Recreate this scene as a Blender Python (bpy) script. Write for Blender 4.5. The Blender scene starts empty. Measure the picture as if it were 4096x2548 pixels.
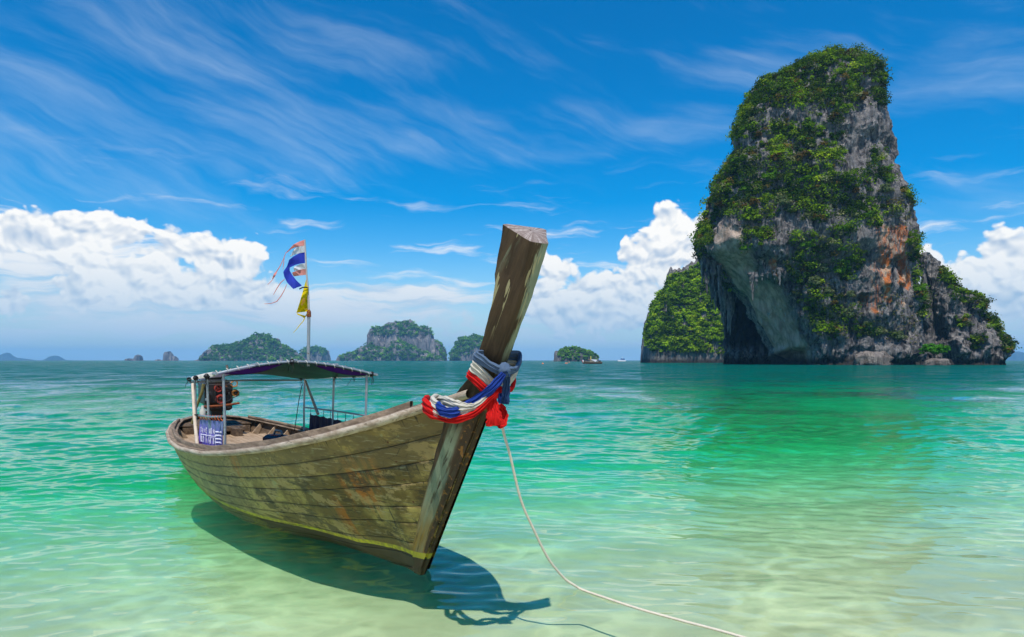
import bpy, math, random
import numpy as np
from mathutils import Vector, Matrix

random.seed(7)
RS = np.random.RandomState(11)
scene = bpy.context.scene
COL = scene.collection

# ------------------------------------------------------------------ camera
CAM_H, F, HY = 1.8, 683.0, 360.3          # eye height, focal length in 1024-px units, horizon row
cam_d = bpy.data.cameras.new("camera")
cam = bpy.data.objects.new("camera", cam_d)
COL.objects.link(cam)
cam.location = (0, 0, CAM_H)
cam.rotation_euler = (math.radians(90), 0, 0)
cam_d.sensor_width = 36
cam_d.lens = 36 * F / 1024
cam_d.shift_y = (HY - 318.5) / 1024
cam_d.clip_start = 0.05
cam_d.clip_end = 40000
scene.camera = cam

def W(px, py, Y):
    """world point seen at a 1024-px position at distance Y"""
    return ((px - 512) / F * Y, Y, CAM_H + (HY - py) / F * Y)

# ------------------------------------------------------------------ node helper
class NG:
    def __init__(s, tree):
        s.t = tree; s.t.nodes.clear()
    def n(s, typ, ins=None, **props):
        nd = s.t.nodes.new(typ)
        for k, v in props.items(): setattr(nd, k, v)
        if ins:
            for k, v in ins.items():
                s.set(nd.inputs[k], v)
        return nd
    def set(s, sock, v):
        if isinstance(v, bpy.types.NodeSocket): s.t.links.new(v, sock)
        elif v is not None: sock.default_value = v
    def m(s, op, a, b=None, c=None, clamp=False):
        nd = s.t.nodes.new("ShaderNodeMath"); nd.operation = op; nd.use_clamp = clamp
        s.set(nd.inputs[0], a)
        if b is not None: s.set(nd.inputs[1], b)
        if c is not None: s.set(nd.inputs[2], c)
        return nd.outputs[0]
    def vm(s, op, a, b=None, scale=None):
        nd = s.t.nodes.new("ShaderNodeVectorMath"); nd.operation = op
        s.set(nd.inputs[0], a)
        if b is not None: s.set(nd.inputs[1], b)
        if scale is not None: s.set(nd.inputs["Scale"], scale)
        return nd.outputs[0]
    def xyz(s, x, y, z=0.0):
        nd = s.t.nodes.new("ShaderNodeCombineXYZ")
        for i, v in enumerate((x, y, z)): s.set(nd.inputs[i], v)
        return nd.outputs[0]
    def sep(s, v):
        nd = s.t.nodes.new("ShaderNodeSeparateXYZ"); s.set(nd.inputs[0], v)
        return nd.outputs[0], nd.outputs[1], nd.outputs[2]
    def mix(s, f, a, b, blend="MIX"):
        nd = s.t.nodes.new("ShaderNodeMix"); nd.data_type = "RGBA"; nd.blend_type = blend
        s.set(nd.inputs[0], f)
        for i, v in ((6, a), (7, b)):
            s.set(nd.inputs[i], (*v, 1) if isinstance(v, tuple) and len(v) == 3 else v)
        return nd.outputs[2]
    def ss(s, v, lo, hi, a=0.0, b=1.0, smooth=True):
        nd = s.t.nodes.new("ShaderNodeMapRange")
        nd.interpolation_type = "SMOOTHSTEP" if smooth else "LINEAR"
        s.set(nd.inputs[0], v)
        for i, x in enumerate((lo, hi, a, b)): s.set(nd.inputs[i + 1], x)
        return nd.outputs[0]
    def noise(s, vec, scale=1.0, detail=3.0, rough=0.5, dist=0.0, lac=2.0, dim="3D", color=False, typ="FBM"):
        nd = s.t.nodes.new("ShaderNodeTexNoise"); nd.noise_dimensions = dim
        nd.noise_type = typ
        if vec is not None: s.set(nd.inputs["Vector"], vec)
        for k, v in (("Scale", scale), ("Detail", detail), ("Roughness", rough), ("Distortion", dist), ("Lacunarity", lac)):
            s.set(nd.inputs[k], v)
        return nd.outputs["Color" if color else 0]
    def voro(s, vec, scale=1.0, detail=0.0, rough=0.5, feature="F1", smooth=None, out="Distance", rnd=1.0, dim="3D"):
        nd = s.t.nodes.new("ShaderNodeTexVoronoi"); nd.feature = feature; nd.voronoi_dimensions = dim
        s.set(nd.inputs["Vector"], vec); nd.inputs["Scale"].default_value = scale
        if "Detail" in nd.inputs: nd.inputs["Detail"].default_value = detail; nd.inputs["Roughness"].default_value = rough
        if smooth is not None: nd.inputs["Smoothness"].default_value = smooth
        nd.inputs["Randomness"].default_value = rnd
        return nd.outputs[out]
    def vscale(s, v, t):
        return s.vm("MULTIPLY", v, tuple(t))

# ------------------------------------------------------------------ sky and sun
SUN_EL, SUN_AZ = math.radians(62.5), math.radians(184)   # azimuth of the sun, clockwise from +Y
world = bpy.data.worlds.new("World"); scene.world = world
world.use_nodes = True
g = NG(world.node_tree)
tc = g.n("ShaderNodeTexCoord")
d = g.vm("NORMALIZE", tc.outputs["Generated"])
dx, dy, dz = g.sep(d)
az = g.m("ARCTAN2", dx, dy)
el = g.m("ARCSINE", dz)
sky = g.n("ShaderNodeTexSky", sky_type="NISHITA", sun_disc=False, sun_elevation=SUN_EL,
          sun_rotation=SUN_AZ, air_density=1.0, dust_density=0.35, ozone_density=3.0)
SKY_STR = 0.12
elc = g.m("MAXIMUM", el, 0.0)
hs = g.n("ShaderNodeHueSaturation", {"Saturation": 1.64, "Value": 1.15, "Hue": 0.5, "Color": sky.outputs[0]})
def A(px, py):
    a = math.atan((px - 512) / F)
    return a, math.atan((HY - py) / F * math.cos(a))
P2 = g.xyz(az, el, 0.0)
def blob_dir(lst, k=0.25):
    """soft union of ellipses on the sky: (azimuth, elevation, half width, half height) in radians"""
    acc = None
    for (a, e, ra, re) in lst:
        nd = g.n("ShaderNodeVectorMath", operation="MULTIPLY_ADD")
        g.set(nd.inputs[0], P2); nd.inputs[1].default_value = (1 / ra, 1 / re, 0); nd.inputs[2].default_value = (-a / ra, -e / re, 0)
        ln = g.n("ShaderNodeVectorMath", operation="LENGTH"); g.set(ln.inputs[0], nd.outputs[0])
        r = ln.outputs["Value"]
        acc = r if acc is None else g.m("SMOOTH_MIN", acc, r, k)
    return g.m("SUBTRACT", 1.0, acc)
def blobs(lst, k=0.25):
    o = []
    for (px, py, rx, ry) in lst:
        a, e = A(px, py)
        o.append((a, e, rx * math.cos(a) ** 2 / F, ry * math.cos(a) / F))
    return blob_dir(o, k)
warp = g.noise(g.vscale(P2, (9, 12, 1)), 1.0, 3, 0.55, color=True)
wv = g.vm("SCALE", g.vm("SUBTRACT", warp, (0.5, 0.5, 0.5)), scale=0.05)
Pw = g.vm("ADD", P2, wv)

# cumulus towers: (px, py, rx, ry) in the 1024-px picture
cum = [(672, 222, 30, 26), (690, 250, 40, 34), (655, 262, 48, 36), (628, 285, 50, 30), (600, 305, 60, 30),
       (560, 275, 26, 34), (548, 300, 40, 34), (540, 258, 14, 18), (575, 290, 26, 22), (702, 232, 24, 28), (660, 300, 70, 26),
       (925, 262, 30, 26), (968, 268, 36, 26), (1000, 252, 40, 26), (950, 290, 70, 30), (1040, 260, 60, 40), (1000, 310, 70, 30),
       (945, 292, 50, 40), (1005, 300, 70, 44), (620, 315, 95, 26), (556, 305, 44, 36), (690, 300, 40, 40)]
cumL = [(215, 257, 42, 22), (185, 250, 34, 20), (160, 262, 40, 26), (120, 275, 60, 26), (244, 250, 24, 14), (205, 285, 70, 22),
        (80, 290, 28, 20), (60, 240, 80, 26), (20, 235, 60, 26), (110, 232, 50, 20), (15, 303, 24, 16), (250, 292, 34, 16),
        (-60, 240, 90, 40), (70, 222, 34, 12), (230, 270, 40, 16)]
cumS = [(436, 325, 24, 10), (395, 322, 26, 9), (470, 318, 22, 14), (330, 325, 22, 9), (455, 335, 30, 8), (300, 318, 26, 10),
        (585, 335, 34, 9), (620, 328, 22, 8), (50, 318, 34, 10), (15, 322, 26, 8)]
extra = []
R2 = random.Random(3)
for k in range(16):
    a0 = math.radians(50 + k * 16.5)
    extra.append((a0, math.radians(R2.uniform(4, 9)), math.radians(R2.uniform(5, 9)), math.radians(R2.uniform(3, 5.5))))
bc = g.m("SMOOTH_MAX", blobs(cum), blobs([(a_, b_, c_ * 1.2, d_ * 1.25) for a_, b_, c_, d_ in cumL]), 0.2)
accx = blob_dir([((a0 + math.pi) % (2 * math.pi) - math.pi, e0, ra, re) for (a0, e0, ra, re) in extra])   # the same sky goes on round the horizon
bc = g.m("MAXIMUM", bc, accx)
Pz = g.vscale(Pw, (1, 1.15, 1))
bil1 = g.voro(Pz, 26, 2.0, 0.55, feature="SMOOTH_F1", smooth=0.35)
Pz2 = g.vm("ADD", Pz, (0.003, 0.008, 0.0))
bil2 = g.voro(Pz2, 26, 2.0, 0.55, feature="SMOOTH_F1", smooth=0.35)
fine = g.noise(Pz, 70, 4, 0.6)
edge = g.m("ADD", g.m("MULTIPLY", g.m("SUBTRACT", 0.42, bil1), 0.75), g.m("MULTIPLY", g.m("SUBTRACT", fine, 0.5), 0.35))
Fc = g.m("ADD", bc, g.m("ADD", edge, 0.22))
cmask = g.ss(Fc, 0.0, 0.2)
# shading: relief of the billows towards the sun, flat grey-blue bases
rel = g.m("SUBTRACT", bil2, bil1)
inner = g.ss(bc, 0.0, 0.75)
lowb = g.noise(g.vscale(P2, (7, 22, 1)), 1.0, 4, 0.55)
shade = g.m("ADD", g.m("ADD", 0.86, g.m("MULTIPLY", rel, 1.7)), g.m("MULTIPLY", g.m("SUBTRACT", lowb, 0.47), -1.1))
shade = g.m("ADD", shade, g.m("MULTIPLY", g.m("SUBTRACT", el, 0.13), 1.3))
shade = g.m("MINIMUM", g.m("MAXIMUM", shade, 0.0), 1.0)
ccol = g.mix(shade, (0.40, 0.52, 0.68), (0.97, 0.96, 0.93))
# flat veil of cloud along the horizon, streaked sideways
st = g.noise(g.vscale(Pw, (5, 42, 1)), 1.0, 6, 0.58)
stb = blobs([(100, 300, 190, 42), (250, 310, 190, 36), (390, 292, 120, 18), (350, 308, 130, 20), (600, 320, 150, 26), (990, 300, 120, 50), (420, 300, 90, 30), (60, 265, 200, 50), (180, 300, 190, 50)])
stbg = g.ss(el, 0.02, 0.17, 0.28, -0.1)
stf = g.m("ADD", g.m("ADD", g.m("MAXIMUM", stb, stbg), g.m("MULTIPLY", g.m("SUBTRACT", st, 0.5), 3.2)), -0.02)
smask = g.m("MULTIPLY", g.ss(stf, 0.0, 0.8), g.ss(el, 0.3, 0.14))
scol = g.mix(g.ss(st, 0.34, 0.56), (0.50, 0.64, 0.79), (0.92, 0.92, 0.91))
# small cumulus near the horizon
sm = g.m("ADD", blobs(cumS), g.m("ADD", edge, g.m("MULTIPLY", g.m("SUBTRACT", g.noise(Pz, 60, 3, 0.6), 0.5), 1.2)))
smallm = g.m("MULTIPLY", g.ss(sm, 0.0, 0.35), 0.6)
# cirrus: long streaks falling to the right
ca, sa = math.cos(math.radians(-20)), math.sin(math.radians(-20))
cw = g.vm("ADD", P2, g.vm("SCALE", g.vm("SUBTRACT", g.noise(g.vscale(P2, (3.5, 5, 1)), 1.0, 4, 0.5, color=True), (0.5, 0.5, 0.5)), scale=0.11))
cxn, cyn, _ = g.sep(cw)
s1 = g.m("ADD", g.m("MULTIPLY", cxn, ca), g.m("MULTIPLY", cyn, sa))
s2 = g.m("SUBTRACT", g.m("MULTIPLY", cyn, ca), g.m("MULTIPLY", cxn, sa))
ci = g.noise(g.xyz(g.m("MULTIPLY", s1, 3.2), g.m("MULTIPLY", s2, 17.0), 0.0), 1.0, 7, 0.60)
ci2 = g.noise(g.xyz(g.m("MULTIPLY", s1, 9.0), g.m("MULTIPLY", s2, 60.0), 3.0), 1.0, 3, 0.5)
cib = blobs([(200, 40, 190, 44), (330, 50, 130, 26), (60, 110, 190, 46), (230, 140, 210, 40), (360, 130, 180, 34), (500, 130, 130, 24),
             (120, 180, 170, 40), (210, 165, 60, 18), (20, 150, 120, 60), (560, 150, 90, 14), (790, 60, 90, 24), (1000, 60, 90, 40), (960, 90, 100, 20), (670, 130, 80, 18), (980, 190, 120, 30)])
cif = g.m("ADD", g.m("MULTIPLY", g.ss(cib, -0.6, 0.6), 0.40), g.m("ADD", g.m("MULTIPLY", g.m("SUBTRACT", ci, 0.5), 1.7), g.m("MULTIPLY", g.m("SUBTRACT", ci2, 0.5), 0.55)))
cim = g.m("MULTIPLY", g.ss(cif, 0.04, 1.2), 0.38)
side = g.ss(g.m("ABSOLUTE", az), 0.9, 1.6, 0.0, 1.0)
cim = g.m("MULTIPLY", cim, g.ss(el, 0.9, 0.5))
base = g.vm("SCALE", hs.outputs[0], scale=SKY_STR)
hz = g.mix(g.ss(elc, 0.0, 0.40, smooth=False), (1, 1, 1), (1, 1, 1))
c1 = g.mix(cim, base, (0.62, 0.74, 0.86))
c2 = g.mix(smask, c1, scol)
c3 = g.mix(smallm, c2, (0.86, 0.85, 0.84))
c4 = g.mix(cmask, c3, ccol)
# distance veil low down
c5 = g.mix(g.ss(el, 0.0, 0.17, 0.8, 0.0), c4, (0.30, 0.50, 0.70))
bg = g.n("ShaderNodeBackground", {"Color": c5, "Strength": 1.0})
out = g.n("ShaderNodeOutputWorld", {"Surface": bg.outputs[0]})
world.cycles.sampling_method = "MANUAL"
world.cycles.sample_map_resolution = 512

sun_d = bpy.data.lights.new("sun", "SUN"); sun_d.energy = 4.3
sun_d.angle = math.radians(0.53); sun_d.color = (1.0, 0.955, 0.88)
sun = bpy.data.objects.new("sun", sun_d); COL.objects.link(sun)
sv = Vector((math.sin(SUN_AZ) * math.cos(SUN_EL), math.cos(SUN_AZ) * math.cos(SUN_EL), math.sin(SUN_EL)))
sun.rotation_euler = (-sv).to_track_quat("-Z", "Y").to_euler()
sun.location = (0, 0, 50)

scene.view_settings.view_transform = "Standard"
scene.view_settings.look = "None"
scene.view_settings.exposure = 0.12
scene.view_settings.gamma = 1.0
scene.view_settings.use_curve_mapping = False
scene.render.engine = "CYCLES"
cy = scene.cycles
cy.use_denoising = True
cy.use_adaptive_sampling = True; cy.adaptive_threshold = 0.02
cy.max_bounces = 8; cy.diffuse_bounces = 3; cy.glossy_bounces = 3; cy.transmission_bounces = 2
cy.transparent_max_bounces = 10; cy.volume_bounces = 1
cy.caustics_reflective = False; cy.caustics_refractive = False
cy.sample_clamp_indirect = 6

# ------------------------------------------------------------------ mesh helpers
def mesh_np(name, V, Q, smooth=True):
    V = np.asarray(V, np.float32); Q = np.asarray(Q, np.int32)
    me = bpy.data.meshes.new(name)
    k = Q.shape[1]
    me.vertices.add(len(V)); me.vertices.foreach_set("co", V.ravel())
    me.loops.add(Q.size); me.loops.foreach_set("vertex_index", Q.ravel())
    me.polygons.add(len(Q))
    me.polygons.foreach_set("loop_start", np.arange(0, Q.size, k, dtype=np.int32))
    me.polygons.foreach_set("loop_total", np.full(len(Q), k, np.int32))
    if smooth: me.polygons.foreach_set("use_smooth", np.ones(len(Q), bool))
    me.update(calc_edges=True)
    return me
def add_col(me, name, C):
    C = np.asarray(C, np.float32)
    if C.ndim == 1: C = np.stack([C, C, C], 1)
    at = me.color_attributes.new(name, "FLOAT_COLOR", "POINT")
    at.data.foreach_set("color", np.concatenate([C, np.ones((len(C), 1), np.float32)], 1).ravel())
def link(name, me, mat=None, parent=None, label=None, cat=None, group=None, kind=None, loc=None):
    o = bpy.data.objects.new(name, me)
    COL.objects.link(o)
    if mat is not None: me.materials.append(mat)
    if parent is not None: o.parent = parent
    if loc is not None: o.location = loc
    tag(o, label, cat, group, kind)
    return o
def tag(o, label=None, cat=None, group=None, kind=None):
    for k, v in (("label", label), ("category", cat), ("group", group), ("kind", kind)):
        if v: o[k] = v
    return o
def empty(name, loc, label, cat, group=None, rz=0.0):
    o = bpy.data.objects.new(name, None); COL.objects.link(o)
    o.empty_display_size = 0.2
    o.location = loc; o.rotation_euler = (0, 0, rz)
    return tag(o, label, cat, group)
def grid_quads(nr, nc, wrap=False):
    r = np.arange(nr - 1)[:, None]; c = np.arange(nc if wrap else nc - 1)[None, :]
    c2 = (c + 1) % nc
    return np.stack([r * nc + c, r * nc + c2, (r + 1) * nc + c2, (r + 1) * nc + c], -1).reshape(-1, 4)

# numpy gradient noise
_perm = np.random.RandomState(5).permutation(512)
_perm = np.concatenate([_perm, _perm, _perm])
_grad = np.random.RandomState(6).normal(size=(512, 3)); _grad /= np.linalg.norm(_grad, axis=1)[:, None]
def perlin(p):
    p = np.asarray(p, np.float64)
    i = np.floor(p).astype(int); f = p - i; i &= 511
    u = f * f * f * (f * (f * 6 - 15) + 10)
    def gr(ox, oy, oz):
        h = _perm[_perm[_perm[(i[..., 0] + ox) & 511] + ((i[..., 1] + oy) & 511)] + ((i[..., 2] + oz) & 511)] & 511
        gg = _grad[h]
        return gg[..., 0] * (f[..., 0] - ox) + gg[..., 1] * (f[..., 1] - oy) + gg[..., 2] * (f[..., 2] - oz)
    L = lambda a, b, t: a + (b - a) * t
    x0 = L(gr(0, 0, 0), gr(1, 0, 0), u[..., 0]); x1 = L(gr(0, 1, 0), gr(1, 1, 0), u[..., 0])
    x2 = L(gr(0, 0, 1), gr(1, 0, 1), u[..., 0]); x3 = L(gr(0, 1, 1), gr(1, 1, 1), u[..., 0])
    return L(L(x0, x1, u[..., 1]), L(x2, x3, u[..., 1]), u[..., 2]) * 1.5
def fbm(p, oct=4, gain=0.5, lac=2.03):
    a = 1.0; s = 0; p = np.asarray(p, np.float64)
    for k in range(oct):
        s = s + a * perlin(p + 17.3 * k); p = p * lac; a *= gain
    return s
def ridged(p, oct=3, gain=0.5):
    a = 1.0; s = 0; p = np.asarray(p, np.float64)
    for k in range(oct):
        s = s + a * (1 - 2 * np.abs(perlin(p + 11.7 * k))); p = p * 2.1; a *= gain
    return s

def new_mat(name):
    m = bpy.data.materials.new(name); m.use_nodes = True
    return m, NG(m.node_tree)
def principled(g, col, rough=0.8, normal=None, spec=0.3, metal=0.0, **kw):
    ins = {"Base Color": (*col, 1) if isinstance(col, tuple) and len(col) == 3 else col, "Roughness": rough,
           "Specular IOR Level": spec, "Metallic": metal}
    ins.update(kw)
    b = g.n("ShaderNodeBsdfPrincipled", ins)
    if normal is not None: g.set(b.inputs["Normal"], normal)
    return b
def bump(g, h, strength=0.5, dist=0.02):
    return g.n("ShaderNodeBump", {"Height": h, "Strength": strength, "Distance": dist}).outputs[0]
def outm(g, surf, vol=None):
    o = g.n("ShaderNodeOutputMaterial")
    if surf is not None: g.set(o.inputs["Surface"], surf)
    if vol is not None: g.set(o.inputs["Volume"], vol)

# ------------------------------------------------------------------ sea bed and water
def bed_depth(x, y):
    """water depth, shoaling towards the camera and to the right"""
    t = np.clip(y + 0.0, 0, None)
    dd = 0.11 + 0.034 * t + 0.0085 * np.clip(t - 5, 0, 60) ** 1.6
    side = 1.0 - 0.42 * np.tanh((x - 2.0) / (2.0 + 0.45 * np.abs(y)))
    return np.clip(dd * side, 0.1, 7.0)
def sector(rows, ncol, a0, a1):
    ang = np.linspace(a0, a1, ncol)
    Y = rows[:, None] * np.ones(ncol)[None, :]
    X = rows[:, None] * np.tan(ang)[None, :] if abs(a0) < 1.3 else None
    return X, Y
# water rows: evenly spaced in the picture, so far waves stay as fine as they show
pyr = np.concatenate([np.linspace(900, 640, 130), np.linspace(640, 361.3, 690)[1:]])
rowsY = CAM_H * F / (pyr - HY)
rowsY = np.concatenate([rowsY, np.geomspace(rowsY[-1], 12000, 24)[1:]])
tx = np.linspace(-1.15, 1.15, 800)
X = rowsY[:, None] * tx[None, :]; Y = rowsY[:, None] * np.ones_like(tx)[None, :]
dYr = np.gradient(rowsY)[:, None]; dXr = (rowsY * (tx[1] - tx[0]))[:, None]
Z = np.zeros_like(X)
RW = np.random.RandomState(21)
for k in range(70):
    lam = 0.16 * (1.075 ** k)
    if lam > 14: break
    th = math.radians(90 + RW.normal() * 36)          # waves mostly run towards the beach
    kx, ky = math.cos(th) * 2 * math.pi / lam, math.sin(th) * 2 * math.pi / lam
    amp = 0.0034 * (lam ** 0.66) * 1.0
    if lam > 2.5: amp *= (2.5 / lam) ** 0.75
    ph = RW.uniform(0, 6.28)
    # a wave only shows where the mesh can carry it
    stepn = np.sqrt((dYr * math.sin(th)) ** 2 + (dXr * math.cos(th)) ** 2)
    fade = np.clip((lam / stepn - 2.2) / 2.0, 0, 1)
    mod = 0.75 + 0.5 * np.sin(X * 0.11 / (0.4 + lam) + Y * 0.17 / (0.4 + lam) + k)
    Z += amp * fade * mod * np.sin(kx * X + ky * Y + ph + 0.6 * np.sin(0.35 * ky * X + k))
gain = 0.75 + 1.1 * np.clip((Y - 5) / 14, 0, 1)
calm = 1 - 0.5 * np.exp(-(((X / Y - 0.52) / 0.16) ** 2)) * np.clip((Y - 5) / 20, 0, 1)   # lee of the rock
patch = 1 + 0.35 * fbm(np.stack([X / 9, Y / 22, 0 * X], -1), 3)
Z *= gain * calm * np.clip(patch, 0.5, 1.6)
wm, g = new_mat("sea_water")
geo = g.n("ShaderNodeNewGeometry").outputs["Position"]
gx, gy, gz = g.sep(geo)
dist = g.m("MAXIMUM", gy, 1.0)
nv = g.vscale(geo, (1.0, 2.1, 1.0))
bh = g.m("ADD", g.noise(nv, 3.2, 3, 0.55), g.m("MULTIPLY", g.noise(g.vscale(geo, (0.35, 1.0, 1)), 0.55, 5, 0.62), 3.0))
far = g.ss(dist, 6, 60)
bs = g.m("MULTIPLY", far, 0.8)
bn = g.n("ShaderNodeBump", {"Height": bh, "Strength": bs, "Distance": 0.10}).outputs[0]
fr = g.n("ShaderNodeFresnel", {"IOR": 1.31, "Normal": bn}).outputs[0]
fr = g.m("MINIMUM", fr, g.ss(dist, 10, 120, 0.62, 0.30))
streak = g.ss(g.noise(g.vscale(geo, (1.0, 0.75, 1)), 0.17, 8, 0.72), 0.40, 0.64)          # cat's paws of wind on the open water
fr = g.m("MULTIPLY", fr, g.m("ADD", 1.0, g.m("MULTIPLY", g.m("SUBTRACT", g.m("MULTIPLY", streak, 2.0), 1.0), g.ss(dist, 8, 40, 0.1, 0.75))))
gl = g.n("ShaderNodeBsdfGlossy", {"Color": (1, 1, 1, 1), "Roughness": g.ss(dist, 8, 300, 0.015, 0.10), "Normal": bn}, distribution="GGX")
# caustic light net painted into the surface tint, which also patterns the sand
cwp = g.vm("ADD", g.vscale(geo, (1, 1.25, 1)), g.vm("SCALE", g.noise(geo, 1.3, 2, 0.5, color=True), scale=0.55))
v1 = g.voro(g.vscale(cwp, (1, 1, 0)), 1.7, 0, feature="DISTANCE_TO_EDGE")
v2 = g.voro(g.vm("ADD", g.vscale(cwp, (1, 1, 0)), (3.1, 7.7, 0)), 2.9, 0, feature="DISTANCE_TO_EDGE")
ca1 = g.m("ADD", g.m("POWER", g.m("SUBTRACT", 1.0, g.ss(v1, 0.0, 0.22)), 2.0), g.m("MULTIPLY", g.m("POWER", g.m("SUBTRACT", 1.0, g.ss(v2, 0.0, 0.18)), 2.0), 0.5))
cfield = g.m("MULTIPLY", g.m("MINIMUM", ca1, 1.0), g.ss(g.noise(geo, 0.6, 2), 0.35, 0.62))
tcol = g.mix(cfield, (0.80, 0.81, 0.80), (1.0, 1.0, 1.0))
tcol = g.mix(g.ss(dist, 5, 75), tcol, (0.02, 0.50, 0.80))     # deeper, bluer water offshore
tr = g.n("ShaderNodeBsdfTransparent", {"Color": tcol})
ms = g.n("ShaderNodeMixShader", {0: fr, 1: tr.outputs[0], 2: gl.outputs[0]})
va = g.n("ShaderNodeVolumeAbsorption", {"Color": (0.0, 0.95, 0.60, 1), "Density": 0.30})
vs = g.n("ShaderNodeVolumeScatter", {"Color": (0.10, 0.90, 0.60, 1), "Density": 0.09, "Anisotropy": 0.0})
vadd = g.n("ShaderNodeAddShader", {0: va.outputs[0], 1: vs.outputs[0]})
outm(g, ms.outputs[0], vadd.outputs[0])
me = mesh_np("sea_water", np.stack([X, Y, Z], -1).reshape(-1, 3), grid_quads(*X.shape))
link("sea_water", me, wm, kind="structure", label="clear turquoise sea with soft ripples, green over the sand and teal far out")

# the sea bed goes on under everything, past the camera
rb = np.concatenate([np.linspace(-60, 1, 12), np.linspace(1.2, 30, 160), np.geomspace(31, 13000, 60)])
tb = np.linspace(-1.4, 1.4, 160)
Xb = (np.abs(rb)[:, None] + 45) * tb[None, :]; Yb = rb[:, None] * np.ones_like(tb)[None, :]
Db = bed_depth(Xb, Yb)
Zb = -Db + 0.03 * fbm(np.stack([Xb / 1.6, Yb / 1.1, 0 * Xb], -1), 3) * np.clip(Db, 0, 1)
sm_, g = new_mat("pale_sand")
geo = g.n("ShaderNodeNewGeometry").outputs["Position"]
c = g.mix(g.ss(g.noise(g.vscale(geo, (0.5, 0.9, 0.5)), 1.0, 5, 0.6), 0.3, 0.7), (0.70, 0.61, 0.38), (0.85, 0.76, 0.50))
c = g.mix(g.m("MULTIPLY", g.ss(g.noise(g.vscale(geo, (1, 2.2, 1)), 2.2, 4, 0.6), 0.5, 0.75), 0.25), c, (0.50, 0.46, 0.28))
outm(g, principled(g, c, 0.95, bump(g, g.noise(geo, 9, 4), 0.3, 0.02), 0.1).outputs[0])
me = mesh_np("sea_bed", np.stack([Xb, Yb, Zb], -1).reshape(-1, 3), grid_quads(*Xb.shape))
link("sea_bed", me, sm_, kind="structure", label="pale sand bottom seen through the clear water")

# ------------------------------------------------------------------ rocks, islands and their growth
def C6(x, y): return (625 + x / 4.481, 37.5 + y / 4.481 + 0.2)
def C7(x, y): return (175.0 + x / 5.402, 312.5 + y / 5.402)
def C8(x, y): return (x / 10.804, 337.5 + y / 10.804)
SS = 2                                           # masks: 2 cells per picture pixel
GX, GY = np.meshgrid((np.arange(1100 * SS) + .5) / SS, (np.arange(400 * SS) + .5) / SS)
def fill(poly):
    m = np.zeros(GX.shape, bool); n = len(poly)
    for i in range(n):
        x0, y0 = poly[i]; x1, y1 = poly[(i + 1) % n]
        if y0 == y1: continue
        c = ((y0 <= GY) != (y1 <= GY)) & (GX < (x1 - x0) * (GY - y0) / (y1 - y0) + x0)
        m ^= c
    return m
def blur(a, r):
    a = a.astype(np.float32); k = max(1, int(r * SS))
    for _ in range(2):
        for ax in (0, 1):
            c = np.cumsum(np.pad(a, [(k + 1, k) if i == ax else (0, 0) for i in (0, 1)], mode="edge"), axis=ax)
            hi = np.take(c, range(2 * k + 1, c.shape[ax]), axis=ax); lo = np.take(c, range(0, c.shape[ax] - 2 * k - 1), axis=ax)
            a = (hi - lo) / (2 * k + 1)
    return a
def mask(polys, conv, r):
    """polys: list of (weight, [points])"""
    m = np.zeros(GX.shape, np.float32)
    for w, p in polys:
        f = fill([conv(*q) for q in p])
        m = np.where(f, w, m) if w >= 0 else np.where(f, np.minimum(m, -w), m)
    return blur(m, r)
def samp(m, px, py):
    i = np.clip((py * SS).astype(int), 0, m.shape[0] - 1); j = np.clip((px * SS).astype(int), 0, m.shape[1] - 1)
    return m[i, j]
def proj(V):
    return 512 + F * V[:, 0] / V[:, 1], HY - F * (V[:, 2] - CAM_H) / V[:, 1]

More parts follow.
